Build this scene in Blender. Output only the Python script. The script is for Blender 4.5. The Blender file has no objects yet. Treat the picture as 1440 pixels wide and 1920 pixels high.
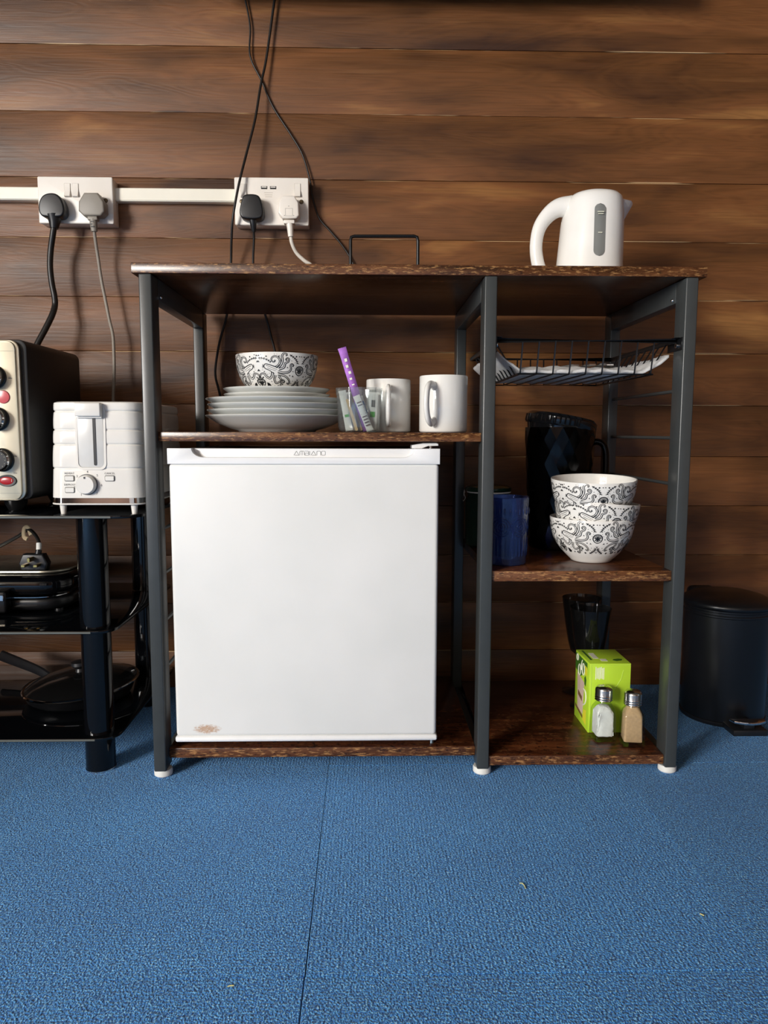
import bpy, bmesh, math, random
from mathutils import Vector, Matrix

random.seed(7)
scene = bpy.context.scene
COL = scene.collection
PI = math.pi

# ------------------------------------------------------------------ camera
cam_d = bpy.data.cameras.new('camera')
cam_d.sensor_fit = 'VERTICAL'
cam_d.sensor_height = 32.0
cam_d.lens = 1388.47 / 1920 * 32.0
cam_d.clip_start = 0.02
cam = bpy.data.objects.new('camera', cam_d)
COL.objects.link(cam)
_yaw, _pitch, _roll = 0.0234, -0.1071, 0.0024
_f = Vector((math.sin(_yaw) * math.cos(_pitch), math.cos(_yaw) * math.cos(_pitch), math.sin(_pitch)))
_r = Vector((math.cos(_yaw), -math.sin(_yaw), 0))
_u = _r.cross(_f)
_r2 = math.cos(_roll) * _r + math.sin(_roll) * _u
_u2 = -math.sin(_roll) * _r + math.cos(_roll) * _u
_m = Matrix((_r2, _u2, -_f)).transposed().to_4x4()
_m.translation = Vector((-0.0857, -1.1853, 0.574))
cam.matrix_world = _m
scene.camera = cam

# ------------------------------------------------------------------ world, lights, exposure
world = bpy.data.worlds.new('world')
scene.world = world
world.use_nodes = True
world.node_tree.nodes['Background'].inputs[0].default_value = (0.75, 0.87, 1.0, 1)
world.node_tree.nodes['Background'].inputs[1].default_value = 0.6


def area_light(name, loc, target, sx, sy, power, color):
    d = bpy.data.lights.new(name, 'AREA')
    d.shape = 'RECTANGLE'
    d.size, d.size_y = sx, sy
    d.energy = power
    d.color = color
    o = bpy.data.objects.new(name, d)
    o.location = loc
    o.rotation_euler = (Vector(target) - Vector(loc)).to_track_quat('-Z', 'Y').to_euler()
    COL.objects.link(o)
    return o


area_light('window_daylight', (-3.20, -3.85, 1.58), (1.0, -3.85, 1.58), 1.7, 1.2, 365, (1.0, 0.965, 0.92))
area_light('side_door_daylight', (-3.20, -2.55, 1.04), (1.0, -2.55, 1.04), 0.16, 2.0, 34, (1.0, 0.965, 0.92))
area_light('patio_fill_light', (0.1, -5.15, 1.15), (0.1, 0.0, 1.15), 2.2, 2.0, 6, (0.97, 0.98, 1.0))  # weak frontal fill, added behind the camera as an unseen patio door

scene.view_settings.view_transform = 'Standard'
scene.view_settings.look = 'None'
scene.view_settings.gamma = 1.0
scene.view_settings.use_curve_mapping = False
scene.view_settings.exposure = 0.12

# ------------------------------------------------------------------ materials


def lin(h):
    h = h.lstrip('#')
    out = []
    for i in (0, 2, 4):
        c = int(h[i:i + 2], 16) / 255
        out.append(c / 12.92 if c <= 0.04045 else ((c + 0.055) / 1.055) ** 2.4)
    return tuple(out) + (1,)


class NT:
    def __init__(self, name):
        self.m = bpy.data.materials.new(name)
        self.m.use_nodes = True
        self.t = self.m.node_tree
        self.b = self.t.nodes['Principled BSDF']

    def n(self, typ, **kw):
        o = self.t.nodes.new(typ)
        for k, v in kw.items():
            if k.startswith('_'):
                o.inputs[k[1:].replace('_', ' ')].default_value = v
            else:
                setattr(o, k, v)
        return o

    def l(self, a, b):
        self.t.links.new(a, b)

    def ramp(self, fac, stops, interp='LINEAR'):
        r = self.n('ShaderNodeValToRGB')
        r.color_ramp.interpolation = interp
        e = r.color_ramp.elements
        while len(e) < len(stops):
            e.new(0.5)
        for s, (p, c) in zip(e, stops):
            s.position = p
            s.color = c if len(c) == 4 else tuple(c) + (1,)
        self.l(fac, r.inputs[0])
        return r.outputs[0]

    def noise(self, vec, scale, detail=2, rough=0.5, dist=0.0):
        n = self.n('ShaderNodeTexNoise')
        n.inputs['Scale'].default_value = scale
        n.inputs['Detail'].default_value = detail
        n.inputs['Roughness'].default_value = rough
        n.inputs['Distortion'].default_value = dist
        if vec is not None:
            self.l(vec, n.inputs['Vector'])
        return n.outputs['Fac']

    def mapping(self, vec, scale=(1, 1, 1), loc=(0, 0, 0)):
        m = self.n('ShaderNodeMapping')
        m.inputs['Scale'].default_value = scale
        m.inputs['Location'].default_value = loc
        self.l(vec, m.inputs['Vector'])
        return m.outputs[0]

    def mix(self, fac, a, b, mode='MIX'):
        x = self.n('ShaderNodeMix', data_type='RGBA', blend_type=mode)
        for s, v in ((x.inputs[0], fac), (x.inputs[6], a), (x.inputs[7], b)):
            if hasattr(v, 'links') or hasattr(v, 'is_linked'):
                self.l(v, s)
            else:
                s.default_value = v
        return x.outputs[2]

    def math(self, op, a, b=None, clamp=False, c=None):
        x = self.n('ShaderNodeMath', operation=op, use_clamp=clamp)
        if c is not None:
            x.inputs[2].default_value = c
        for s, v in ((x.inputs[0], a), (x.inputs[1], b)):
            if v is None:
                continue
            if hasattr(v, 'is_linked'):
                self.l(v, s)
            else:
                s.default_value = v
        return x.outputs[0]

    def bump(self, h, strength=0.3, dist=0.002):
        b = self.n('ShaderNodeBump')
        b.inputs['Strength'].default_value = strength
        b.inputs['Distance'].default_value = dist
        self.l(h, b.inputs['Height'])
        self.l(b.outputs[0], self.b.inputs['Normal'])

    def obj(self):
        return self.n('ShaderNodeTexCoord').outputs['Object']

    def set(self, **kw):
        for k, v in kw.items():
            self.b.inputs[k.replace('_', ' ')].default_value = v
        return self


_MC = {}


def P(name, color, rough=0.5, metal=0.0, var=0.06, scale=25, bump=0.0, **kw):
    """plain paint / plastic / metal / glass with a little procedural variation"""
    if name in _MC:
        return _MC[name]
    t = NT(name)
    c = lin(color)
    n = t.noise(t.obj(), scale, 3)
    lo = tuple(max(0, v * (1 - var)) for v in c[:3]) + (1,)
    hi = tuple(min(1, v * (1 + var)) for v in c[:3]) + (1,)
    t.l(t.ramp(n, [(0.3, lo), (0.7, hi)]), t.b.inputs['Base Color'])
    r = t.math('MULTIPLY_ADD', n, 0.12 * rough)
    r.node.inputs[2].default_value = rough * 0.94
    t.l(r, t.b.inputs['Roughness'])
    t.b.inputs['Metallic'].default_value = metal
    if bump:
        t.bump(t.noise(t.obj(), scale * 20, 2), bump, 0.0006)
    for k, v in kw.items():
        t.b.inputs[k.replace('_', ' ')].default_value = v
    _MC[name] = t.m
    return t.m


def thin_glass(name, tint, rough=0.03, ior=1.45, body=0.0, body_col='#FFFFFF'):
    t = NT(name)
    n = t.noise(t.obj(), 30, 2)
    c = lin(tint)
    tr = t.n('ShaderNodeBsdfTransparent')
    lo = tuple(v * 0.97 for v in c[:3]) + (1,)
    t.l(t.ramp(n, [(0.3, lo), (0.7, c)]), tr.inputs[0])
    gl = t.n('ShaderNodeBsdfGlossy')
    gl.inputs['Roughness'].default_value = rough
    lw = t.n('ShaderNodeLayerWeight')
    lw.inputs[0].default_value = 0.5
    f0 = ((ior - 1) / (ior + 1)) ** 2
    fac = t.math('MULTIPLY_ADD', t.math('POWER', lw.outputs['Facing'], 4.0), 0.75, c=f0)
    mx = t.n('ShaderNodeMixShader')
    t.l(fac, mx.inputs[0])
    if body:                                   # cloudy or deeply coloured glass scatters a little
        df = t.n('ShaderNodeBsdfDiffuse')
        df.inputs[0].default_value = lin(body_col)
        m0 = t.n('ShaderNodeMixShader')
        m0.inputs[0].default_value = body
        t.l(tr.outputs[0], m0.inputs[1])
        t.l(df.outputs[0], m0.inputs[2])
        t.l(m0.outputs[0], mx.inputs[1])
    else:
        t.l(tr.outputs[0], mx.inputs[1])
    t.l(gl.outputs[0], mx.inputs[2])
    t.l(mx.outputs[0], t.t.nodes['Material Output'].inputs['Surface'])
    return t.m


def mat_wall():
    t = NT('stained_plank')
    oi = t.n('ShaderNodeObjectInfo')
    off = t.n('ShaderNodeCombineXYZ')
    t.l(t.math('MULTIPLY', oi.outputs['Random'], 37.0), off.inputs[0])
    t.l(t.math('MULTIPLY', oi.outputs['Random'], 91.0), off.inputs[2])
    add = t.n('ShaderNodeVectorMath', operation='ADD')
    t.l(t.obj(), add.inputs[0])
    t.l(off.outputs[0], add.inputs[1])
    v = add.outputs[0]
    # growth rings cut lengthwise: contour lines of a stretched noise
    fig = t.noise(t.mapping(v, (0.55, 1, 5.5)), 2.2, 3, 0.5, 0.6)
    rings = t.math('SINE', t.math('MULTIPLY', fig, 150.0))
    fine = t.noise(t.mapping(v, (3, 1, 170)), 2.0, 4, 0.6)
    broad = t.noise(t.mapping(v, (0.9, 1, 4.5)), 2.6, 4, 0.5, 0.4)
    base = t.ramp(broad, [(0.30, lin('#3E2310')), (0.46, lin('#66401F')), (0.58, lin('#7A4D29')), (0.74, lin('#A0703E'))])
    g = t.math('ADD', t.math('MULTIPLY', rings, 0.10), t.math('MULTIPLY', t.math('SUBTRACT', fine, 0.5), 0.95))
    gcol = t.ramp(t.math('ADD', g, 0.5), [(0.25, lin('#4F2D17')), (0.55, (0.5, 0.5, 0.5, 1)), (0.9, lin('#D9B184'))])
    c = t.mix(0.27, base, gcol, 'OVERLAY')
    # knots
    vo = t.n('ShaderNodeTexVoronoi', feature='F1')
    vo.inputs['Scale'].default_value = 1.0
    t.l(t.mapping(v, (2.4, 0.2, 6.0)), vo.inputs['Vector'])
    kn = t.ramp(vo.outputs['Distance'], [(0.03, (1, 1, 1, 1)), (0.16, (0, 0, 0, 1))], 'EASE')
    knr = t.math('MULTIPLY', kn, 0.5)
    c = t.mix(knr, c, lin('#2E1609'))
    # pale raw-wood wear in long streaks
    wear = t.noise(t.mapping(v, (2.2, 1, 26)), 1.7, 3, 0.5)
    wm = t.ramp(wear, [(0.64, (0, 0, 0, 1)), (0.78, (1, 1, 1, 1))])
    c = t.mix(t.math('MULTIPLY', wm, 0.3), c, lin('#A87647'))
    # thin dark cracks, and raw pale wood on the chamfered board edges
    crk = t.ramp(t.noise(t.mapping(v, (1.6, 1, 34), (5, 0, 3)), 1.5, 2, 0.4), [(0.74, (0, 0, 0, 1)), (0.765, (1, 1, 1, 1))])
    c = t.mix(t.math('MULTIPLY', crk, 0.6), c, lin('#1E0D05'))
    sn = t.n('ShaderNodeSeparateXYZ')
    t.l(t.n('ShaderNodeNewGeometry').outputs['True Normal'], sn.inputs[0])
    up = t.math('GREATER_THAN', t.math('ABSOLUTE', sn.outputs[2]), 0.2)
    em = t.ramp(t.noise(t.mapping(v, (3.4, 0, 0.0), (1, 2, 9)), 1.0, 3, 0.6), [(0.52, (0, 0, 0, 1)), (0.60, (1, 1, 1, 1))])
    c = t.mix(t.math('MULTIPLY', up, em), c, lin('#E0BC8C'))
    t.l(c, t.b.inputs['Base Color'])
    t.l(t.ramp(fine, [(0.3, (0.42,) * 3), (0.8, (0.60,) * 3)]), t.b.inputs['Roughness'])
    t.bump(t.math('ADD', fine, t.math('MULTIPLY', rings, 0.15)), 0.22, 0.0015)
    return t.m


def mat_board():
    t = NT('rustic_laminate')
    v = t.obj()
    fle = t.noise(t.mapping(v, (34, 40, 150)), 2.2, 4, 0.65)
    big = t.noise(t.mapping(v, (3, 14, 30)), 1.5, 4, 0.6, 0.6)
    base = t.ramp(big, [(0.3, lin('#38200F')), (0.5, lin('#5A361E')), (0.72, lin('#7E5230'))])
    fm = t.ramp(fle, [(0.52, (0, 0, 0, 1)), (0.66, (1, 1, 1, 1))])
    sn = t.n('ShaderNodeSeparateXYZ')          # edge banding carries the pale flecks, the flat faces hardly do
    t.l(t.n('ShaderNodeNewGeometry').outputs['True Normal'], sn.inputs[0])
    edge = t.math('SUBTRACT', 1.0, t.math('ABSOLUTE', sn.outputs[2]), clamp=True)
    flat = t.ramp(t.noise(t.mapping(v, (4, 45, 1)), 1.6, 4, 0.6, 0.4), [(0.3, lin('#2A130A')), (0.52, lin('#4B2614')), (0.75, lin('#6E3F22'))])
    base = t.mix(edge, flat, base)
    c = t.mix(t.math('MULTIPLY', fm, t.math('MULTIPLY_ADD', edge, 0.66, c=0.10)), base, lin('#B98A56'))
    dk = t.ramp(t.noise(t.mapping(v, (50, 60, 260), (3, 1, 7)), 2.0, 3), [(0.34, (1, 1, 1, 1)), (0.43, (0, 0, 0, 1))])
    c = t.mix(t.math('MULTIPLY', dk, 0.8), c, lin('#1A0D07'))
    t.l(c, t.b.inputs['Base Color'])
    t.b.inputs['Roughness'].default_value = 0.27
    t.bump(fle, 0.10, 0.0004)
    return t.m


def mat_carpet():
    t = NT('blue_carpet')
    oi = t.n('ShaderNodeObjectInfo')
    v = t.obj()
    off = t.n('ShaderNodeVectorMath', operation='ADD')
    cmb = t.n('ShaderNodeCombineXYZ')
    t.l(t.math('MULTIPLY', oi.outputs['Random'], 13.0), cmb.inputs[0])
    t.l(v, off.inputs[0])
    t.l(cmb.outputs[0], off.inputs[1])
    v2 = off.outputs[0]
    loops = t.n('ShaderNodeTexVoronoi', feature='F1')
    loops.inputs['Scale'].default_value = 1.0
    t.l(t.mapping(v2, (430, 380, 100)), loops.inputs['Vector'])
    sp = t.noise(t.mapping(v2, (430, 390, 100)), 1.0, 2, 0.6)
    sep = t.n('ShaderNodeSeparateXYZ')
    t.l(v2, sep.inputs[0])
    wob = t.noise(t.mapping(v2, (40, 40, 1)), 1.0, 2)
    rib = t.math('SINE', t.math('ADD', t.math('MULTIPLY', sep.outputs[1], 2 * PI / 0.0048), t.math('MULTIPLY', wob, 3.0)))
    tone = t.noise(v2, 5, 3)
    col = t.ramp(sp, [(0.27, lin('#061E42')), (0.40, lin('#1A60B6')), (0.50, lin('#368CDE')), (0.60, lin('#6EBCF4')), (0.72, lin('#C4EAFF'))])
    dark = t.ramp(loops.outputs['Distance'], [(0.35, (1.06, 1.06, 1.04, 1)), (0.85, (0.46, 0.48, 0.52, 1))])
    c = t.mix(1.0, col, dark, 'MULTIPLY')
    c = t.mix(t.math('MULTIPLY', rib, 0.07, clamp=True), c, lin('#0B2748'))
    tn = t.ramp(tone, [(0.3, (0.86, 0.88, 0.9, 1)), (0.7, (1.08, 1.06, 1.03, 1))])
    c = t.mix(1.0, c, tn, 'MULTIPLY')
    c = t.mix(1.0, c, oi.outputs['Color'], 'MULTIPLY')   # per-tile tone: sheen of its pile direction put into the colour
    t.l(c, t.b.inputs['Base Color'])
    t.b.inputs['Roughness'].default_value = 0.85
    t.b.inputs['Sheen Weight'].default_value = 0.35
    t.b.inputs['Sheen Roughness'].default_value = 0.5
    t.b.inputs['Sheen Tint'].default_value = (0.5, 0.75, 1, 1)
    h = t.math('ADD', t.math('MULTIPLY', rib, 0.08), t.math('SUBTRACT', sp, t.math('MULTIPLY', loops.outputs['Distance'], 0.6)))
    t.bump(h, 0.9, 0.0026)
    return t.m


def mat_fridge_panel():
    t = NT('fridge_door_enamel')
    v = t.obj()
    n = t.noise(v, 6, 2)
    c = t.ramp(n, [(0.3, lin('#E2E3E0')), (0.7, lin('#EBEBE8'))])
    # rust-coloured scuff near the lower left corner
    sep = t.n('ShaderNodeSeparateXYZ')
    t.l(v, sep.inputs[0])
    dx = t.math('ABSOLUTE', t.math('SUBTRACT', sep.outputs[0], -0.352))
    dz = t.math('ABSOLUTE', t.math('SUBTRACT', sep.outputs[2], 0.0815))
    e = t.math('ADD', t.math('POWER', t.math('DIVIDE', dx, 0.034), 2.0), t.math('POWER', t.math('DIVIDE', dz, 0.0125), 2.0))
    m = t.math('SUBTRACT', 1.0, e, clamp=True)
    sp = t.noise(t.mapping(v, (260, 200, 420)), 1.0, 3, 0.6)
    k = t.ramp(t.math('MULTIPLY', m, sp), [(0.25, (0, 0, 0, 1)), (0.48, (1, 1, 1, 1))])
    c = t.mix(t.math('MULTIPLY', k, 0.75), c, lin('#B5824E'))
    t.l(c, t.b.inputs['Base Color'])
    t.b.inputs['Roughness'].default_value = 0.34
    return t.m


M_WALL = mat_wall()
M_BOARD = mat_board()
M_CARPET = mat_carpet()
M_PANEL = mat_fridge_panel()
M_LEG = P('grey_powder_coat', '#3B3E3E', 0.30, 0.0, 0.05, 40, 0.03)
M_FOOT = P('white_rubber', '#E4E4DE', 0.55)
M_WHITE = P('white_plastic', '#E9E9E6', 0.32, 0, 0.02)
M_FRTRIM = P('fridge_trim_plastic', '#EDEEEE', 0.30, 0, 0.02)
M_CERAM = P('white_glaze', '#EAE8E2', 0.10, 0, 0.02, Coat_Weight=0.3)
M_PLATE = P('plate_glaze', '#D9DAD5', 0.12, 0, 0.02, Coat_Weight=0.3)
M_INK = P('black_ink', '#17181A', 0.35)
M_KETTLE = P('kettle_plastic', '#EFEDE7', 0.22, 0, 0.02)
M_GAUGE = P('gauge_plastic', '#7D7F7C', 0.15)
M_BLACK = P('black_plastic', '#16171A', 0.38)
M_BLKCOAT = P('black_enamel', '#121315', 0.28, 0.1)
M_GLOSSBLK = P('gloss_black_metal', '#08090C', 0.07, 0.0, Specular_IOR_Level=0.4)
M_BLKGLASS = P('black_glass', '#07090C', 0.05, 0.0)
M_CHROME = P('chrome', '#D8D9DA', 0.07, 1.0)
M_STEEL = P('brushed_steel', '#C4BFAE', 0.34, 1.0, 0.08, 60)
M_OVENPANEL = P('cream_steel_panel', '#CFC8B2', 0.38, 0.55, 0.05)
M_OVENSIDE = P('oven_black_paint', '#101113', 0.5, 0, 0.2, 120, 0.1)
M_SOCKET = P('socket_plastic', '#EFE8DD', 0.35, 0, 0.02)
M_TRUNK = P('trunking_plastic', '#F3EEDD', 0.4, 0, 0.02)
M_GREYPLUG = P('grey_plug_plastic', '#8C857A', 0.45)
M_BLACKCORD = P('black_cord_rubber', '#171412', 0.42)
M_GREYCORD = P('grey_cord_rubber', '#8E8579', 0.5)
M_WHITECORD = P('white_cord_rubber', '#EAE4D8', 0.4)
M_CLEAR = thin_glass('clear_plastic', '#F1F4F4', 0.05, 1.85, 0.03, '#FFFFFF')
M_GLASS = thin_glass('clear_glass', '#F2F6F4', 0.03, 1.5)
M_SMOKE = thin_glass('smoked_plastic', '#6A6A6C', 0.14, 1.3)
M_SMOKEGL = thin_glass('smoked_glass', '#A2A5A8', 0.03, 1.45, 0.05, '#555555')
M_BLUEGL = thin_glass('cobalt_glass', '#B4C0E0', 0.05, 1.5, 0.16, '#4A62A0')
M_GREENGL = thin_glass('green_glass', '#7FB8A0', 0.05, 1.5, 0.14, '#2E6A58')
M_WIRE = P('black_wire', '#1B1C1E', 0.30, 0.4)
M_WIRE2 = P('thin_dark_wire', '#4C4C4E', 0.28, 0.9)
M_TOWEL = P('white_terry', '#F0EEE8', 0.95, 0, 0.08, 220, 0.8, Subsurface_Weight=1.0, Subsurface_Scale=0.02, Subsurface_Radius=(1.0, 1.0, 1.0))
M_TEA = P('green_card', '#B9DE38', 0.42, 0, 0.04)
M_TEADK = P('dark_green_print', '#3C6A1B', 0.5)
M_TEAWH = P('white_print', '#EFEFD8', 0.5)
M_TEAPK = P('pale_pink_print', '#D9BFB0', 0.5)
M_TEAYL = P('yellow_print', '#E8E13A', 0.5)
M_TEABR = P('brown_print', '#7A5A3A', 0.5)
M_SALT = P('salt_grains', '#FAFAF8', 0.9, 0, 0.03, 300, 0.5)
M_PEPPER = P('pepper_powder', '#C9A67E', 0.9, 0, 0.10, 200, 0.4)
M_CAP = P('shaker_cap_metal', '#BFC0BE', 0.22, 1.0)
M_PURPLE = P('purple_foil', '#A266BA', 0.26, 0.25, 0.2, 90, 0.6)
M_PAPER = P('white_paper', '#EFEDE4', 0.7)
M_STICK = P('pale_wood', '#D9B983', 0.7, 0, 0.1)
M_GREENINK = P('green_ink', '#4DA845', 0.6)
M_BROWNINK = P('brown_ink', '#6B4A42', 0.6)
M_BLUEINK = P('blue_ink', '#5D86B8', 0.6)
M_GREYINK = P('grey_ink', '#6E6E6C', 0.6)
M_RED = P('red_plastic', '#A81E22', 0.25)
M_BRASS = P('brass', '#D8B36A', 0.2, 1.0)
M_TAG = P('beige_tape', '#CDB58E', 0.7)
M_LINT = P('yellow_lint', '#C9C58A', 0.9)
M_CEIL = P('white_ceiling_paint', '#8A7C6A', 0.9)
M_WALL2 = P('brown_stained_boards', '#553620', 0.6, 0, 0.2, 3)
M_SCREEN = P('dark_screen', '#0A0A0C', 0.12)
M_TOASTER = P('toaster_plastic', '#E6E3DC', 0.20, 0, 0.02)

# ------------------------------------------------------------------ mesh helpers


def catmull(pts, n=8, closed=False):
    pts = [Vector(p) for p in pts]
    if len(pts) < 3:
        return pts
    out = []
    m = len(pts)
    rng = m if closed else m - 1
    for i in range(rng):
        if closed:
            p0, p1, p2, p3 = pts[(i - 1) % m], pts[i], pts[(i + 1) % m], pts[(i + 2) % m]
        else:
            p1, p2 = pts[i], pts[i + 1]
            p0 = pts[i - 1] if i > 0 else 2 * p1 - p2
            p3 = pts[i + 2] if i + 2 < m else 2 * p2 - p1
        for k in range(n):
            t = k / n
            out.append(0.5 * (2 * p1 + (p2 - p0) * t + (2 * p0 - 5 * p1 + 4 * p2 - p3) * t * t + (3 * p1 - p0 - 3 * p2 + p3) * t ** 3))
    if not closed:
        out.append(pts[-1].copy())
    return out


class B:
    def __init__(self):
        self.bm = bmesh.new()

    def _merge(self, t, mat=None):
        if mat is not None:
            bmesh.ops.transform(t, matrix=mat, verts=t.verts)
        me = bpy.data.meshes.new('tmp')
        t.to_mesh(me)
        t.free()
        self.bm.from_mesh(me)
        bpy.data.meshes.remove(me)
        return self

    def box(self, x0, x1, y0, y1, z0, z1, bev=0.0, seg=2, mat=None):
        t = bmesh.new()
        bmesh.ops.create_cube(t, size=1)
        for v in t.verts:
            v.co = Vector(((x0 + x1) / 2 + v.co.x * (x1 - x0), (y0 + y1) / 2 + v.co.y * (y1 - y0), (z0 + z1) / 2 + v.co.z * (z1 - z0)))
        if bev:
            bmesh.ops.bevel(t, geom=t.edges[:], offset=bev, segments=seg, profile=0.5, affect='EDGES')
        return self._merge(t, mat)

    def prism(self, poly, a, b, plane='XZ', bev=0.0, seg=2, mat=None):
        """poly in the plane, extruded from a to b along the third axis"""
        t = bmesh.new()

        def at(p, w):
            return {'XZ': (p[0], w, p[1]), 'XY': (p[0], p[1], w), 'YZ': (w, p[0], p[1])}[plane]
        va = [t.verts.new(at(p, a)) for p in poly]
        vb = [t.verts.new(at(p, b)) for p in poly]
        n = len(poly)
        t.faces.new(va)
        t.faces.new(vb[::-1])
        for i in range(n):
            t.faces.new((va[i], vb[i], vb[(i + 1) % n], va[(i + 1) % n]))
        bmesh.ops.recalc_face_normals(t, faces=t.faces)
        if bev:
            es = [e for e in t.edges if (e.verts[0] in va) == (e.verts[1] in va)]
            bmesh.ops.bevel(t, geom=es, offset=bev, segments=seg, profile=0.5, affect='EDGES')
        return self._merge(t, mat)

    def lathe(self, prof, c=(0, 0, 0), seg=48, axis='Z', mat=None, sx=1.0, sy=1.0, phase=0.0):
        t = bmesh.new()
        rings = []
        for r, z in prof:
            if r < 1e-6:
                rings.append([t.verts.new((0, 0, z))])
            else:
                rings.append([t.verts.new((r * sx * math.cos(2 * PI * i / seg + phase), r * sy * math.sin(2 * PI * i / seg + phase), z)) for i in range(seg)])
        for a, b in zip(rings, rings[1:]):
            for i in range(seg):
                j = (i + 1) % seg
                if len(a) == 1 and len(b) == 1:
                    continue
                if len(a) == 1:
                    t.faces.new((a[0], b[j], b[i]))
                elif len(b) == 1:
                    t.faces.new((a[i], a[j], b[0]))
                else:
                    t.faces.new((a[i], a[j], b[j], b[i]))
        bmesh.ops.recalc_face_normals(t, faces=t.faces)
        R = {'Z': Matrix.Identity(4), 'Y': Matrix.Rotation(PI / 2, 4, 'X'), 'X': Matrix.Rotation(PI / 2, 4, 'Y')}[axis]
        m = Matrix.Translation(c) @ R
        return self._merge(t, (mat @ m) if mat is not None else m)

    def cyl(self, c, r, h, axis='Z', seg=24, r2=None, bev=0.0):
        r2 = r if r2 is None else r2
        if bev:
            prof = [(0, 0), (r - bev, 0), (r - bev * 0.3, bev * 0.3), (r, bev), (r2, h - bev), (r2 - bev * 0.3, h - bev * 0.3), (r2 - bev, h), (0, h)]
        else:
            prof = [(0, 0), (r, 0), (r2, h), (0, h)]
        return self.lathe(prof, c, seg, axis)

    def tube(self, pts, r, seg=8, smooth=0, closed=False, flat=1.0, mat=None):
        """tube along pts; r scalar or list per given point; flat squeezes across the second frame axis"""
        n0 = len(pts)
        rs = r if isinstance(r, (list, tuple)) else [r] * n0
        if smooth:
            P3 = catmull(pts, smooth, closed)
            R1 = [v.x for v in catmull([(x, 0, 0) for x in rs], smooth, closed)]
        else:
            P3 = [Vector(p) for p in pts]
            R1 = list(rs)
        t = bmesh.new()
        n = len(P3)
        up = None
        rings = []
        for i, p in enumerate(P3):
            if closed:
                d = P3[(i + 1) % n] - P3[i - 1]
            else:
                d = P3[min(i + 1, n - 1)] - P3[max(i - 1, 0)]
            d.normalize()
            if up is None:
                up = Vector((0, 1, 0)) if abs(d.y) < 0.9 else Vector((0, 0, 1))
            s = d.cross(up)
            if s.length < 1e-6:
                s = d.orthogonal()
            s.normalize()
            up = s.cross(d).normalized()
            rings.append([t.verts.new(p + R1[i] * (math.cos(2 * PI * k / seg) * s + flat * math.sin(2 * PI * k / seg) * up)) for k in range(seg)])
        pairs = list(zip(rings, rings[1:])) + ([(rings[-1], rings[0])] if closed else [])
        for a, b in pairs:
            for k in range(seg):
                t.faces.new((a[k], a[(k + 1) % seg], b[(k + 1) % seg], b[k]))
        if not closed:
            t.faces.new(rings[0][::-1])
            t.faces.new(rings[-1])
        bmesh.ops.recalc_face_normals(t, faces=t.faces)
        return self._merge(t, mat)

    def ball(self, c, rx, ry=None, rz=None, seg=20, mat=None):
        ry = rx if ry is None else ry
        rz = rx if rz is None else rz
        t = bmesh.new()
        bmesh.ops.create_uvsphere(t, u_segments=seg, v_segments=seg // 2, radius=1)
        for v in t.verts:
            v.co = Vector((c[0] + v.co.x * rx, c[1] + v.co.y * ry, c[2] + v.co.z * rz))
        return self._merge(t, mat)

    def raw(self, verts, faces, mat=None):
        t = bmesh.new()
        vs = [t.verts.new(v) for v in verts]
        for f in faces:
            t.faces.new([vs[i] for i in f])
        return self._merge(t, mat)

    def text(self, s, size, depth=0.0003, mat=None, align='CENTER', space=1.0):
        cu = bpy.data.curves.new('lettering', 'FONT')
        cu.body = s
        cu.size = size
        cu.extrude = depth
        cu.align_x = align
        cu.align_y = 'CENTER'
        cu.space_character = space
        cu.resolution_u = 3
        ob = bpy.data.objects.new('lettering', cu)
        COL.objects.link(ob)
        dg = bpy.context.evaluated_depsgraph_get()
        me = bpy.data.meshes.new_from_object(ob.evaluated_get(dg))
        t = bmesh.new()
        t.from_mesh(me)
        bpy.data.objects.remove(ob)
        bpy.data.curves.remove(cu)
        bpy.data.meshes.remove(me)
        return self._merge(t, mat)

    def build(self, name, mat, parent=None, angle=38, local=False):
        me = bpy.data.meshes.new(name)
        self.bm.to_mesh(me)
        self.bm.free()
        me.materials.append(mat)
        if angle:
            for p in me.polygons:
                p.use_smooth = True
            me.set_sharp_from_angle(angle=math.radians(angle))
        o = bpy.data.objects.new(name, me)
        COL.objects.link(o)
        if parent is not None:
            o.parent = parent
            if not local and parent.type == 'EMPTY':
                o.matrix_parent_inverse = Matrix.Translation(-parent.location)
        return o


def tag(o, label, cat, group=None):
    o['label'] = label
    o['category'] = cat
    if group:
        o['group'] = group
    return o


def thing(name, label, cat, loc=(0, 0, 0), rot=(0, 0, 0), group=None):
    o = bpy.data.objects.new(name, None)
    o.empty_display_size = 0.05
    COL.objects.link(o)
    o.location = loc
    o.rotation_euler = rot
    return tag(o, label, cat, group)


def struct(o):
    o['kind'] = 'structure'
    return o


def copy_tree(o, parent=None):
    c = o.copy()
    COL.objects.link(c)
    if parent is not None:
        c.parent = parent
    for ch in list(o.children):
        copy_tree(ch, c)
    return c


def facing(x, y, z):
    """matrix: text lying in XY -> upright in XZ facing -Y, centred on the point"""
    return Matrix.Translation((x, y, z)) @ Matrix.Rotation(PI / 2, 4, 'X')


def rrect(x0, x1, z0, z1, r, n=5):
    out = []
    for cx, cz, a0 in ((x1 - r, z1 - r, 0), (x0 + r, z1 - r, 90), (x0 + r, z0 + r, 180), (x1 - r, z0 + r, 270)):
        for k in range(n + 1):
            a = math.radians(a0 + 90 * k / n)
            out.append((cx + r * math.cos(a), cz + r * math.sin(a)))
    return out


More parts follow.
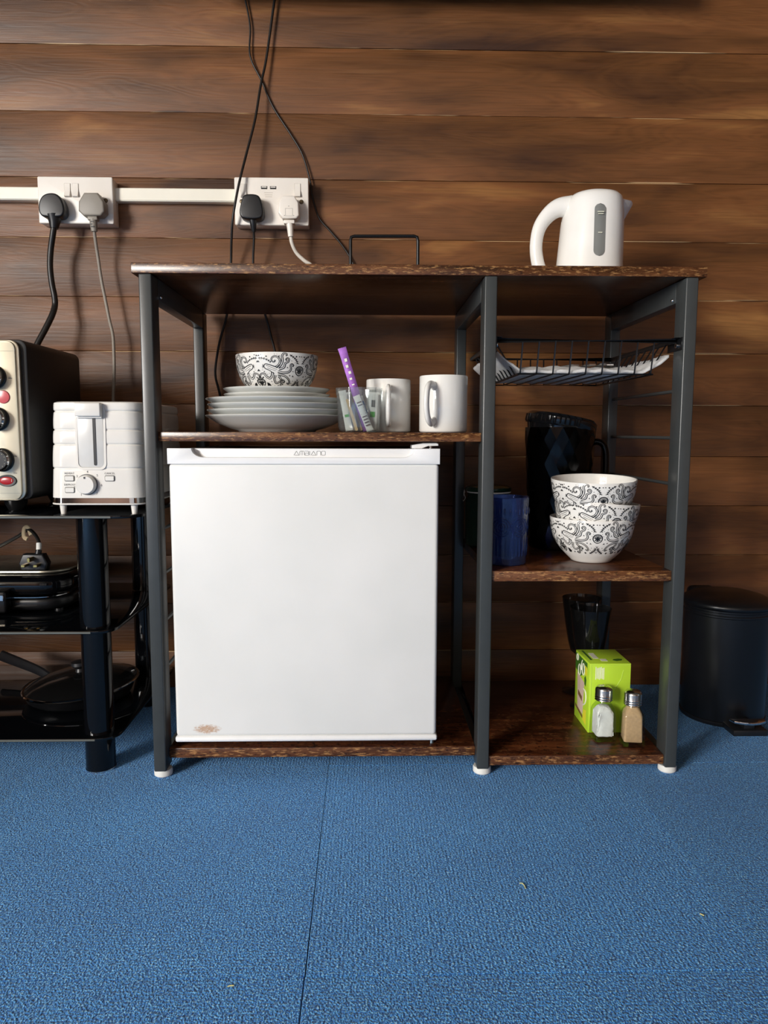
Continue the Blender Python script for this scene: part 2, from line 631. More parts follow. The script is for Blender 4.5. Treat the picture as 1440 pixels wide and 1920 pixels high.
# ------------------------------------------------------------------ the room
WALL_Y = 0.45
wall = struct(B().box(-3.35, 2.05, 0.468, 0.52, -0.02, 2.35).build('wall_back', M_WALL2, angle=0))
PL = [2.36, 2.22, 2.08, 1.94, 1.80, 1.655, 1.505, 1.368, 1.237, 1.105, 0.983, 0.861, 0.747, 0.634, 0.522, 0.412, 0.301, 0.193, 0.083, -0.02]
for i in range(len(PL) - 1):
    zt, zb = PL[i], PL[i + 1]
    d = random.uniform(-0.0006, 0.0012)
    zc = (zt + zb) / 2
    o = B().box(-3.30, 2.05, -0.001, 0.017, -(zt - zb) / 2 + 0.0003, (zt - zb) / 2 - 0.0003, 0.0012, 2).build('plank', M_WALL, wall)
    o.location = (0, WALL_Y + d + 0.001, zc)

floor = struct(B().box(-3.30, 2.05, -5.25, 0.468, -0.05, -0.007).build('floor', M_CARPET, angle=0))
TILE_ALONG_Y = {(2, 1), (2, 0), (1, 0), (3, 0), (0, 0), (4, 0)}
for ix in range(5):
    for iy in range(3):
        x0 = -1.152 + 0.5 * ix
        y1 = 0.045 - 0.5 * (iy - 1)
        y0 = y1 - 0.5
        y1 = min(y1, 0.449)
        flush = ix < 2 and iy < 2          # this joint is pushed tight and cannot be seen
        g = 0.0 if flush else 0.00015
        hx, hy = 0.25 - g, (y1 - y0) / 2 - g
        rot = (ix, iy) in TILE_ALONG_Y
        if rot:
            hx, hy = hy, hx
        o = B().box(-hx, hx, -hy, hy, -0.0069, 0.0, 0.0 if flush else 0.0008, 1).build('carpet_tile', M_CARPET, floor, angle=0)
        o.location = (x0 + 0.25 + (0.0008 if ix == 2 else 0), (y0 + y1) / 2, 0.0)
        tone = {(3, 1): 0.87, (4, 1): 0.88, (2, 1): 1.0, (1, 1): 1.02, (2, 2): 0.95, (3, 2): 0.93, (1, 2): 1.0}.get((ix, iy), 0.92)
        o.color = (tone, tone, tone, 1)
        o.rotation_euler = (0, 0, (PI / 2 if rot else 0) + (0.0022 if (ix, iy) == (2, 1) else 0))

struct(B().box(-3.35, -3.30, -5.25, 0.52, -0.02, 2.35).build('wall_left', M_WALL2, angle=0))
struct(B().box(2.05, 2.10, -5.25, 0.52, -0.02, 2.35).build('wall_right', M_WALL2, angle=0))
struct(B().box(-3.35, 2.10, -5.30, -5.25, -0.02, 2.35).build('wall_front', M_WALL2, angle=0))
struct(B().box(-3.35, 2.10, -5.30, 0.52, 2.35, 2.40).build('ceiling', M_CEIL, angle=0))
# window and glazed side door in the left wall, patio door added in the front wall for the fill, all out of frame
w = B()
w.box(-3.30, -3.215, -4.75, -4.70, 0.92, 2.23).box(-3.30, -3.215, -3.00, -2.95, 0.92, 2.23)
w.box(-3.30, -3.215, -4.70, -3.00, 0.92, 0.97).box(-3.30, -3.215, -4.70, -3.00, 2.18, 2.23)
w1 = struct(w.build('window_1', M_WHITE, angle=0))
B().box(-3.198, -3.17, -3.88, -3.82, 0.97, 2.18).build('mullion', M_WHITE, w1, angle=0)
w = B()
w.box(-1.06, -1.0, -5.25, -5.12, 0.0, 2.2).box(1.2, 1.26, -5.25, -5.12, 0.0, 2.2).box(-1.0, 1.2, -5.25, -5.12, 2.15, 2.2)
w2 = struct(w.build('door_1', M_WHITE, angle=0))
B().box(0.06, 0.14, -5.14, -5.10, 0.0, 2.15).build('mullion', M_WHITE, w2, angle=0)
struct(B().box(-3.30, -3.215, -2.70, -2.65, 0.0, 2.10).box(-3.30, -3.215, -2.45, -2.40, 0.0, 2.10).build('door_2', M_WHITE, angle=0))

# ------------------------------------------------------------------ the rack
LX = (-0.439, 0.099, 0.417)     # left side of each frame, tubes are 20 mm wide
rack = thing('storage_rack', 'wide rustic brown board rack on grey steel legs around the mini fridge', 'rack')
BT, BBZ = 0.834, 0.818
B().box(-0.45, 0.45, 0.0, 0.40, BBZ, BT, 0.0012, 2).build('top_board', M_BOARD, rack)
SH = {'ml': (-0.4185, 0.0985, 0.010, 0.38, 0.5592, 0.574), 'ru': (0.1195, 0.4165, 0.006, 0.385, 0.331, 0.3485),
      'bl': (-0.4185, 0.0985, 0.020, 0.385, 0.0272, 0.0440), 'br': (0.1195, 0.4165, 0.005, 0.385, 0.0165, 0.033)}
for k in SH:
    B().box(*SH[k], 0.001, 2).build('shelf', M_BOARD, rack)
for x in LX:
    for y in (0.0, 0.36):
        leg = B().box(x, x + 0.02, y, y + 0.04, 0.012, BBZ - 0.0005, 0.0022, 3).build('leg', M_LEG, rack)
        fy = y + 0.017
        B().lathe([(0, 0), (0.0130, 0), (0.0150, 0.002), (0.0152, 0.009), (0.0142, 0.0118), (0, 0.0118)], (x + 0.011, fy, 0), 28).build('foot', M_FOOT, leg)
    B().box(x, x + 0.02, 0.0405, 0.3595, 0.784, BBZ - 0.0005, 0.001, 2).build('top_rail', M_LEG, rack)
    zs = (0.541,) if x < 0 else (0.541, 0.3125) if x < 0.2 else (0.3125,)
    B().box(x + 0.003, x + 0.017, 0.0405, 0.3595, 0.0135, 0.027, 0.001, 2).build('bottom_rail', M_LEG, rack)
for x, zs in ((-0.429, (0.412, 0.336, 0.255, 0.174)), (0.427, (0.643, 0.566, 0.489))):
    for z in zs:
        B().tube([(x, 0.0405, z), (x, 0.3595, z)], 0.003, 10).build('side_rod', M_LEG, rack)
for x in (-0.4188, 0.4168):
    B().ball((x, 0.050, 0.790), 0.003, 0.003, 0.003, 10).build('screw', M_CHROME, rack)

# ------------------------------------------------------------------ fridge
fr = thing('mini_fridge', 'white table-top mini fridge standing on the lower left shelf', 'fridge', (-0.186, 0.2, 0.044))
FX0, FX1 = -0.4035, 0.031
B().box(FX0 + 0.004, FX1 - 0.004, 0.058, 0.398, 0.060, 0.5460, 0.004, 2).build('body', M_WHITE, fr)
door = B().box(FX0, FX1, 0.010, 0.052, 0.0685, 0.5235, 0.006, 4).build('door', M_PANEL, fr)
# top trim with a scooped grip
tx0, tx1, z0, z1 = FX0 - 0.0015, FX1 + 0.0015, 0.5228, 0.5480
gx0, gx1, gz, gr = -0.366, -0.008, 0.5335, 0.0125
poly = [(tx0, z0), (tx1, z0), (tx1, z1), (gx1, z1)]
for k in range(1, 9):
    a = math.radians(90 * k / 8)
    poly.append((gx1 - gr * 1.3 * math.sin(a) * 1.0, z1 - (z1 - gz) * (1 - math.cos(a)) if False else gz + (z1 - gz) * (1 - math.sin(a))))
for k in range(8, 0, -1):
    a = math.radians(90 * k / 8)
    poly.append((gx0 + gr * 1.3 * math.sin(a), gz + (z1 - gz) * (1 - math.sin(a))))


def quarter(cx, sgn):
    return [(cx + sgn * gr * 1.6 * (1 - math.cos(math.radians(a))), gz + (z1 - gz) * (1 - math.sin(math.radians(a)))) for a in range(0, 91, 10)]


poly = [(tx0, z0), (tx1, z0), (tx1, z1)] + [(x, z) for x, z in quarter(gx1, -1)] + [(x, z) for x, z in reversed(quarter(gx0, 1))] + [(tx0, z1)]
trim = B()
trim.prism(poly, 0.0085, 0.026, 'XZ', 0.0012, 2)
trim.box(tx0, tx1, 0.024, 0.054, z0, z1 - 0.0005, 0.001)
trim = trim.build('door_trim', M_FRTRIM, fr)
# brand lettering as thin strokes
SW = 0.00055
LET = {'A': [[(0, 0), (0.5, 1), (1.0, 0), (0.18, 0)]], 'M': [[(0, 0), (0, 0.8), (0.12, 1), (0.88, 1), (1, 0.8), (1, 0)], [(0.5, 1), (0.5, 0)]],
       'B': [[(0.9, 0.5), (0, 0.5), (0, 0), (0.85, 0), (1, 0.2), (0.9, 0.5), (0.95, 0.8), (0.8, 1), (0, 1)]], 'I': [[(0.0, 0), (0.0, 1)]],
       'N': [[(0, 0), (0, 0.8), (0.12, 1), (0.85, 1), (1, 0.8), (1, 0)]], 'O': [[(0.15, 0), (0.85, 0), (1, 0.2), (1, 0.8), (0.85, 1), (0.15, 1), (0, 0.8), (0, 0.2), (0.15, 0)]]}
lb = B()
cx = -0.2040
H = 0.0066
for ch, wd in zip('AMBIANO', (0.0082, 0.0072, 0.0062, 0.0008, 0.0082, 0.0062, 0.0064)):
    for st in LET[ch]:
        for p, q in zip(st, st[1:]):
            lb.tube([(cx + p[0] * wd, 0.0237, 0.5368 + p[1] * H), (cx + q[0] * wd, 0.0237, 0.5368 + q[1] * H)], SW / 2, 4)
    cx += wd + 0.0013
lb.build('brand_lettering', M_GREYINK, trim)
bt = B().box(tx0, tx1, 0.0085, 0.054, 0.0590, 0.0690, 0.0035, 4)
bt.box(tx0 + 0.001, tx1 - 0.001, 0.0078, 0.050, 0.0612, 0.0660, 0.0015, 2)
bt.build('bottom_trim', M_FRTRIM, fr)
hg = B().prism([(-0.012, 0.5482), (-0.012, 0.5535), (0.006, 0.5568), (0.028, 0.5572), (0.031, 0.5555), (0.031, 0.5525), (0.014, 0.5520), (0.004, 0.5482)], 0.022, 0.075, 'XZ', 0.0008, 1)
hg = hg.build('hinge', M_WHITE, fr)
B().cyl((0.019, 0.036, 0.547), 0.0032, 0.006, 'Z', 14).build('hinge_pin', M_CHROME, hg)
for x in (-0.372, 0.020):
    B().cyl((x, 0.075, 0.044), 0.011, 0.009, 'Z', 20).cyl((x, 0.075, 0.052), 0.006, 0.009, 'Z', 14).build('foot', M_FOOT, fr)
B().cyl((0.0255, 0.034, 0.0535), 0.007, 0.0055, 'Z', 16).cyl((0.0255, 0.034, 0.0445), 0.003, 0.010, 'Z', 12).build('hinge_bolt', P('zinc', '#9FB3BF', 0.3, 0.8), fr)

# ------------------------------------------------------------------ TV stand on the left
st = thing('glass_stand', 'black glass three-tier stand left of the rack', 'stand', (-0.85, 0.2, 0))


def glass_slab(x0, x1, y0, y1, z0, z1, r):
    return B().prism(rrect(x0, x1, y0, y1, r, 8), z0, z1, 'XY', 0.0008, 2)


glass_slab(-1.30, -0.4535, 0.010, 0.425, 0.4343, 0.4395, 0.045).build('glass_shelf', M_BLKGLASS, st)
glass_slab(-1.25, -0.503, 0.010, 0.405, 0.2437, 0.2490, 0.035).build('glass_shelf', M_BLKGLASS, st)
glass_slab(-1.25, -0.503, 0.010, 0.405, 0.0610, 0.0660, 0.035).build('glass_shelf', M_BLKGLASS, st)
M_GEDGE = P('ground_glass_edge', '#5E615C', 0.25)
for x0, x1, z in ((-1.25, -0.4985, 0.4369), (-1.21, -0.538, 0.24635), (-1.21, -0.538, 0.0635)):
    B().box(x0, x1, 0.0094, 0.0105, z - 0.0018, z + 0.0018, 0.0004, 1).build('polished_edge', M_GEDGE, st)
for cx, cy in ((-0.5425, 0.046), (-0.548, 0.345), (-1.21, 0.046), (-1.21, 0.345)):
    c = B()
    for za, zb in ((0.0025, 0.0608), (0.0662, 0.2435), (0.2492, 0.4341)):
        c.lathe([(0, za), (0.0245, za), (0.0245, zb), (0, zb)], (cx, cy, 0), 40)
    c = c.build('column', M_GLOSSBLK, st)
    B().lathe([(0, 0), (0.0252, 0), (0.0252, 0.0026), (0.0246, 0.003), (0, 0.003)], (cx, cy, 0), 40).build('foot_ring', M_CHROME, c)

# ------------------------------------------------------------------ toaster
TX, TY0, TY1 = -0.5265, 0.028, 0.30
tz = 0.4395
to = thing('toaster', 'white ridged two-slice toaster with chrome base band on black glass', 'toaster', (TX, 0.16, tz))


def tsection(hw, ya, yb, r, n=7):
    return rrect(TX - hw, TX + hw, ya, yb, r, n)


def loft(sections, caps=True):
    b = B()
    vs, fs = [], []
    n = len(sections[0][0])
    for poly, z in sections:
        vs += [(p[0], p[1], z) for p in poly]
    for k in range(len(sections) - 1):
        for i in range(n):
            j = (i + 1) % n
            fs.append((k * n + i, k * n + j, (k + 1) * n + j, (k + 1) * n + i))
    if caps:
        fs.append(tuple(range(n))[::-1])
        fs.append(tuple((len(sections) - 1) * n + i for i in range(n)))
    b.raw(vs, fs)
    bmesh.ops.recalc_face_normals(b.bm, faces=b.bm.faces)
    return b


def t_hw(z):
    k = (z - 0.466) / (0.620 - 0.466)
    return 0.0785 - 0.0068 * max(0, min(1, k))


secs = []
grooves = [0.5145, 0.5535, 0.5770, 0.6070]


def t_off(z):
    o = 0
    for g in grooves:
        o = max(o, 0.0013 * math.exp(-((z - g) / 0.0012) ** 2))
    # each rib bulges between the grooves
    gs = [0.5145, 0.5535, 0.5770, 0.6070, 0.622]
    for a, c in zip(gs, gs[1:]):
        if a < z < c:
            o -= 0.0008 * math.sin(PI * (z - a) / (c - a)) ** 0.5
    return o


zz = 0.4665
while zz < 0.6205:
    o = t_off(zz)
    hw = t_hw(zz) - o
    secs.append((tsection(hw, TY0 + o + 0.004 * (zz - 0.466) / 0.154, TY1 - o, 0.026), zz))
    zz += 0.0011
secs.append((tsection(0.0705, TY0 + 0.0055, TY1 - 0.0015, 0.025), 0.6215))
secs.append((tsection(0.0680, TY0 + 0.008, TY1 - 0.004, 0.024), 0.6225))
tb = loft(secs).build('body', M_TOASTER, to, angle=50)
# recessed lever channel (raised frame, inner trough, slit) and lever
ch = B()
fy = TY0 - 0.002
outer = rrect(-0.5565, -0.5080, 0.5125, 0.6195, 0.010, 6)
inner = rrect(-0.5530, -0.5115, 0.5160, 0.6230, 0.008, 6)
n = len(outer)
vs = [(p[0], fy + 0.004 * (p[1] - 0.466) / 0.154, p[1]) for p in outer] + [(p[0], fy + 0.004 * (p[1] - 0.466) / 0.154, min(p[1], 0.6195)) for p in inner] + [(p[0], fy + 0.012, p[1]) for p in outer]
fs = []
for i in range(n):
    j = (i + 1) % n
    fs.append((i, j, n + j, n + i))
    fs.append((j, i, 2 * n + i, 2 * n + j))
ch.raw(vs, fs)
ch.build('channel_frame', M_TOASTER, to)
B().box(-0.5530, -0.5115, TY0 + 0.0005, TY0 + 0.006, 0.5160, 0.6180, 0.001).build('channel_back', P('toaster_channel_plastic', '#D3D2CE', 0.25), to)
B().prism(rrect(-0.5280, -0.5235, 0.5195, 0.597, 0.002, 4), TY0 - 0.0004, TY0 + 0.004, 'XZ').build('lever_slit', M_INK, to)
lv = B().box(-0.5528, -0.5118, TY0 - 0.010, TY0 + 0.004, 0.5985, 0.6200, 0.002, 3).box(-0.5528, -0.5118, TY0 - 0.004, TY0 + 0.004, 0.5955, 0.5998, 0.001, 2)
lv.build('lever', M_TOASTER, to)
kn = B().lathe([(0, -0.003), (0.0160, -0.003), (0.0150, 0.010), (0.0140, 0.0115), (0, 0.0115)], (-0.5405, TY0 + 0.001, 0.4885), 40, 'Y').build('dial', M_TOASTER, to)
B().lathe([(0.0140, 0.0), (0.0172, 0.0), (0.0172, 0.0012), (0.0140, 0.0012)], (-0.5405, TY0 + 0.0005, 0.4885), 40, 'Y').build('dial_ring', M_GREYINK, kn)
B().box(-0.5418, -0.5392, TY0 - 0.0112, TY0 - 0.0106, 0.4985, 0.5015).build('pointer', M_INK, kn)
def t_front(z):
    return TY0 + 0.004 * (z - 0.466) / 0.154 - 0.0001


tw = B()
for s, x, z in (('REHEAT', -0.5685, 0.5065), ('DEFROST', -0.5685, 0.4880), ('CANCEL', -0.5035, 0.5065)):
    tw.text(s, 0.0044, 0.0002, facing(x, t_front(z), z))
for s, a in (('1', -150), ('2', -105), ('3', -50), ('4', 0), ('5', 45), ('6', 95), ('7', 140)):
    a = math.radians(a)
    zz = 0.4890 + 0.0200 * math.cos(a)
    tw.text(s, 0.0052, 0.0002, facing(-0.5395 + 0.0222 * math.sin(a), t_front(zz), zz))
tw.build('printed_lettering', P('dark_grey_ink', '#4A4A4A', 0.6), to, angle=0)
for x, z in ((-0.5685, 0.4985), (-0.5685, 0.4795), (-0.5035, 0.4985)):
    bb = B().prism(rrect(x - 0.0082, x + 0.0082, z - 0.0050, z + 0.0050, 0.0022, 4), TY0 + 0.0002, TY0 + 0.0012, 'XZ').build('button_rim', M_GREYINK, to)
    B().prism(rrect(x - 0.0070, x + 0.0070, z - 0.0038, z + 0.0038, 0.0016, 4), TY0 - 0.0018, TY0 + 0.001, 'XZ', 0.0005, 1).build('button', M_TOASTER, bb)
loft([(tsection(0.0775, TY0 + 0.001, TY1 - 0.001, 0.026), 0.4575), (tsection(0.0785, TY0, TY1, 0.026), 0.4580), (tsection(0.0782, TY0 + 0.0003, TY1, 0.026), 0.4662), (tsection(0.0775, TY0 + 0.001, TY1 - 0.001, 0.026), 0.4667)]).build('chrome_band', M_CHROME, to)
loft([(tsection(0.0770, TY0 + 0.002, TY1 - 0.002, 0.026), 0.4545), (tsection(0.0792, TY0 - 0.0008, TY1, 0.026), 0.4555), (tsection(0.0792, TY0 - 0.0008, TY1, 0.026), 0.4572), (tsection(0.0780, TY0 + 0.001, TY1, 0.026), 0.4578)]).build('base', M_TOASTER, to)
for x in (TX - 0.0585, TX + 0.0575):
    for y in (TY0 + 0.012, TY1 - 0.02):
        B().lathe([(0, 0), (0.0042, 0), (0.0058, 0.0155), (0, 0.0155)], (x, y, tz), 20).build('foot', M_TOASTER, to)

# ------------------------------------------------------------------ toaster oven
ov = thing('toaster_oven', 'black toaster oven with cream steel control panel beside the toaster', 'oven', (-0.86, 0.2, tz))
OX1, OY0 = -0.6600, 0.062
B().prism(rrect(-1.06, OX1 + 0.012, 0.4595, 0.7250, 0.014, 6), OY0 + 0.012, 0.302, 'XZ', 0.003, 2).build('body', M_OVENSIDE, ov)
B().prism(rrect(-1.052, OX1 + 0.003, 0.4585, 0.7235, 0.016, 6), OY0 + 0.004, OY0 + 0.013, 'XZ', 0.0015, 2).build('front_frame', M_STEEL, ov)
B().prism(rrect(-0.735, OX1 - 0.002, 0.4600, 0.7220, 0.014, 6), OY0, OY0 + 0.006, 'XZ', 0.0012, 2).build('control_panel', M_OVENPANEL, ov)
B().prism(rrect(-1.045, -0.742, 0.468, 0.715, 0.01, 5), OY0, OY0 + 0.006, 'XZ', 0.001, 2).build('glass_door', M_BLKGLASS, ov)
for z in (0.4712, 0.7048):
    B().box(-0.735, OX1 - 0.004, OY0 - 0.0003, OY0 + 0.003, z, z + 0.0004).build('panel_groove', M_GREYINK, ov)
for x, z in ((-0.6965, 0.6625), (-0.6950, 0.5945), (-0.6905, 0.5270)):
    k = B().lathe([(0, 0), (0.0195, 0), (0.0195, 0.003), (0.0175, 0.004), (0.0165, 0.016), (0.0150, 0.018), (0, 0.018)], (x, OY0, z), 40, 'Y').build('knob', M_BLKCOAT, ov)
    B().lathe([(0.0155, 0.0165), (0.0178, 0.014), (0.0180, 0.016), (0.0160, 0.0186)], (x, OY0, z), 40, 'Y').build('knob_ring', M_CHROME, k)
    t = B()
    for q in range(14):
        a = 2 * PI * q / 14
        t.ball((x + 0.0125 * math.cos(a), OY0 - 0.0182, z + 0.0125 * math.sin(a)), 0.0006, seg=6)
    t.build('scale_dots', M_TEAWH, k)
B().lathe([(0, 0), (0.011, 0), (0.010, 0.002), (0, 0.003)], (-0.6840, OY0, 0.6305), 28, 'Y', sy=1.0, sx=1.0).build('indicator_light', P('pink_lens', '#C9555A', 0.2), ov)
sw = B().lathe([(0, 0), (0.0165, 0), (0.0155, 0.0025), (0.013, 0.0025), (0, 0.0015)], (-0.6850, OY0, 0.4925), 32, 'Y', mat=Matrix.Translation((0, 0, 0.4925)) @ Matrix.Diagonal((1, 1, 0.62, 1)) @ Matrix.Translation((0, 0, -0.4925))).build('switch_rim', M_BLACK, ov)
B().ball((-0.6850, OY0 - 0.0015, 0.4925), 0.0128, 0.0022, 0.0072, 20).build('rocker', M_RED, sw)
B().text('1', 0.007, 0.0002, facing(-0.6760, OY0 - 0.0035, 0.4925)).build('printed_mark', M_TEAPK, sw, angle=0)
tk = B()
for x, z, a in ((-0.6715, 0.6610, 0), (-0.6700, 0.5330, 40), (-0.6710, 0.5050, -30)):
    tk.box(x - 0.003, x + 0.003, OY0 - 0.0003, OY0, z - 0.0006, z + 0.0006).box(x - 0.003, x + 0.001, OY0 - 0.0003, OY0, z + 0.0016, z + 0.0022)
tk.build('printed_marks', M_GREYINK, ov, angle=0)['kind'] = 'stuff'
for x in (-0.69, -1.03):
    for y in (0.10, 0.27):
        B().lathe([(0, 0), (0.012, 0), (0.018, 0.012), (0.019, 0.021), (0, 0.021)], (x, y, tz), 24).build('foot', M_BLKCOAT, ov)

# ------------------------------------------------------------------ sandwich maker, its plug, pan and lid on the stand
sm = thing('sandwich_maker', 'black sandwich maker with glossy lid on middle glass shelf', 'appliance', (-0.75, 0.24, 0.249))
B().prism(rrect(-0.88, -0.628, 0.130, 0.36, 0.05, 8), 0.2535, 0.2790, 'XY', 0.010, 4).build('base', M_BLKCOAT, sm)
B().prism(rrect(-0.88, -0.626, 0.125, 0.36, 0.05, 8), 0.2805, 0.3150, 'XY', 0.014, 5).build('lid', M_GLOSSBLK, sm)
B().prism(rrect(-0.875, -0.634, 0.1235, 0.357, 0.048, 8), 0.2782, 0.2812, 'XY', 0.001, 1).build('seam_strip', M_CHROME, sm)
cl = B().box(-0.80, -0.7195, 0.104, 0.128, 0.2560, 0.2950, 0.004, 3).build('latch', M_BLKCOAT, sm)
B().box(-0.80, -0.722, 0.1025, 0.1045, 0.2780, 0.2890, 0.0008, 1).build('latch_plate', M_CHROME, cl)
B().prism(rrect(-0.86, -0.64, 0.16, 0.34, 0.045, 8), 0.3152, 0.3215, 'XY', 0.003, 2).build('lid_plate', M_STEEL, sm)
for x in (-0.86, -0.65):
    for y in (0.16, 0.33):
        B().cyl((x, y, 0.249), 0.008, 0.005, 'Z', 16).build('foot', M_BLACK, sm)

pg = thing('mains_plug', 'black plug with brass pins upturned on the sandwich maker', 'plug', (-0.693, 0.17, 0.3215))
pb = B().prism([(-0.716, 0.3217), (-0.672, 0.3217), (-0.668, 0.335), (-0.676, 0.352), (-0.712, 0.352), (-0.720, 0.335)], 0.160, 0.180, 'XZ', 0.003, 3).build('body', M_BLACK, pg)
for x, z, wx, wz in ((-0.7045, 0.3330, 0.0034, 0.0024), (-0.6825, 0.3330, 0.0034, 0.0024), (-0.6940, 0.3440, 0.0024, 0.0040)):
    B().box(x - wx, x + wx, 0.143, 0.161, z - wz, z + wz, 0.0006, 1).build('pin', M_BRASS, pb)
B().tube([(-0.688, 0.17, 0.350), (-0.687, 0.172, 0.358)], 0.0055, 12).build('strain_relief', M_BLACK, pg)
B().tube([(-0.687, 0.172, 0.356), (-0.688, 0.176, 0.372), (-0.700, 0.186, 0.386), (-0.716, 0.196, 0.392), (-0.740, 0.205, 0.378), (-0.775, 0.21, 0.36), (-0.81, 0.22, 0.345), (-0.84, 0.26, 0.325)], 0.0032, 8, 6).build('cord', M_BLACKCORD, pg)
B().tube([(-0.687, 0.172, 0.3585), (-0.6877, 0.1755, 0.3705)], 0.0046, 12).build('cord_label', M_PAPER, pg)
B().tube([(-0.708, 0.190, 0.383), (-0.716, 0.196, 0.397), (-0.723, 0.196, 0.394), (-0.722, 0.192, 0.380), (-0.714, 0.188, 0.376)], 0.004, 8, 4, flat=0.5).build('cord_tie', M_TAG, pg)

pan = thing('frying_pan', 'black frying pan under a glass lid on bottom glass shelf', 'pan', (-0.625, 0.20, 0.066))
B().lathe([(0, 0), (0.085, 0), (0.094, 0.006), (0.102, 0.024), (0.1, 0.0245), (0.092, 0.008), (0.084, 0.003), (0, 0.003)], (-0.640, 0.215, 0.066), 56).build('pan_body', M_BLKCOAT, pan)
B().tube([(-0.722, 0.272, 0.084), (-0.76, 0.298, 0.092), (-0.86, 0.365, 0.10)], [0.009, 0.010, 0.012], 10, 5, flat=0.6).build('handle', M_BLACK, pan)
lid = thing('pan_lid', 'glass pan lid with thin steel rim and black knob on stand', 'lid', (-0.632, 0.205, 0.0975), (0.02, math.radians(-4), 0))
B().lathe([(0.1035, 0.000), (0.090, 0.0075), (0.06, 0.0165), (0.02, 0.021), (0, 0.0215), (0, 0.0185), (0.02, 0.018), (0.06, 0.0135), (0.090, 0.0045), (0.1005, -0.001)], (0, 0, 0), 64).build('glass', M_SMOKEGL, lid, local=True)
B().lathe([(0.1005, -0.0022), (0.1055, -0.0022), (0.1062, 0.0000), (0.1045, 0.0014), (0.1005, 0.0012), (0.1005, -0.0022)], (0, 0, 0), 72).build('rim', M_CHROME, lid, local=True)
B().lathe([(0, 0.021), (0.010, 0.021), (0.008, 0.027), (0.016, 0.034), (0.015, 0.040), (0, 0.042)], (0, 0, 0), 24).build('knob', M_BLACK, lid, local=True)

# ------------------------------------------------------------------ octopus bowls
BOWL_OUT = [(0.0, 0.0), (0.0310, 0.0), (0.0345, 0.0012), (0.0372, 0.0045), (0.0440, 0.0110), (0.0530, 0.0205), (0.0610, 0.0310), (0.0668, 0.0420), (0.0704, 0.0540), (0.0724, 0.0660), (0.0733, 0.0775), (0.0728, 0.0785), (0.0712, 0.0782)]
BOWL_IN = [(0.0703, 0.0770), (0.0695, 0.0660), (0.0675, 0.0540), (0.0640, 0.0425), (0.0580, 0.0315), (0.0500, 0.0215), (0.0410, 0.0125), (0.0320, 0.0070), (0.0, 0.0055)]


def bowl_r(z):
    for (r0, a), (r1, c) in zip(BOWL_OUT[1:], BOWL_OUT[2:]):
        if a <= z <= c:
            return r0 + (r1 - r0) * (z - a) / max(c - a, 1e-9)
    return 0.0733


RY = [(150, 582), (300, 580), (400, 566), (500, 545), (600, 505), (700, 430), (760, 395)]


def px_map(x, y):
    y2 = y - 48 * ((x - 690) / 580.0) ** 2 * max(0, (720 - y)) / 520
    for (a, ra), (c, rc) in zip(RY, RY[1:]):
        if a <= y <= c:
            R = ra + (rc - ra) * (y - a) / (c - a)
            break
    else:
        R = 580
    ang = math.degrees(math.asin(max(-0.99, min(0.99, (x - 690) / R))))
    u = (34.0 - ang) / 63.5
    tt = (722 - y2) / (722 - 176)
    return u, 0.0175 + tt * (0.0772 - 0.0175)


STROKES = []   # (points, width start, width end)
FILLS = []     # polygons


def stroke(pts, w0=7, w1=None, n=5):
    STROKES.append(([(v.x, v.y) for v in catmull([(p[0], p[1], 0) for p in pts], n)], w0, w0 if w1 is None else w1))


def tentacle(pts, w0, w1=7):
    c = [(v.x, v.y) for v in catmull([(p[0], p[1], 0) for p in pts], 6)]
    m = len(c)
    L, R = [], []
    for i in range(m):
        a, b_ = c[max(i - 1, 0)], c[min(i + 1, m - 1)]
        dx, dy = b_[0] - a[0], b_[1] - a[1]
        d = math.hypot(dx, dy) or 1
        h = (w0 + (w1 - w0) * i / (m - 1)) / 2
        L.append((c[i][0] - dy / d * h, c[i][1] + dx / d * h))
        R.append((c[i][0] + dy / d * h, c[i][1] - dx / d * h))
    STROKES.append((L, 8, 5))
    STROKES.append((R, 6, 5))


def dot(x, y, r, ry=None):
    ry = ry or r
    FILLS.append([(x + r * math.cos(2 * PI * k / 8), y + ry * math.sin(2 * PI * k / 8)) for k in range(8)])


def star(x, y, r):
    for a in (90, 210, 330):
        a = math.radians(a)
        FILLS.append([(x + r * math.cos(a), y - r * math.sin(a)), (x + r * 0.4 * math.cos(a + 1.57), y - r * 0.4 * math.sin(a + 1.57)), (x - r * 0.5 * math.cos(a), y + r * 0.5 * math.sin(a)), (x + r * 0.4 * math.cos(a - 1.57), y - r * 0.4 * math.sin(a - 1.57))])


def twig(pts, side=1):
    stroke(pts, 8, 5)
    c = catmull([(p[0], p[1], 0) for p in pts], 4)
    for i in range(1, len(c) - 1, 2):
        d = (c[i + 1] - c[i - 1]).normalized()
        for s in (1, -1):
            q = c[i] + 24 * (d * 0.55 + Vector((-d.y, d.x, 0)) * 0.85 * s)
            STROKES.append(([(c[i].x, c[i].y), ((c[i].x + q.x) / 2, (c[i].y + q.y) / 2), (q.x, q.y)], 9, 2))


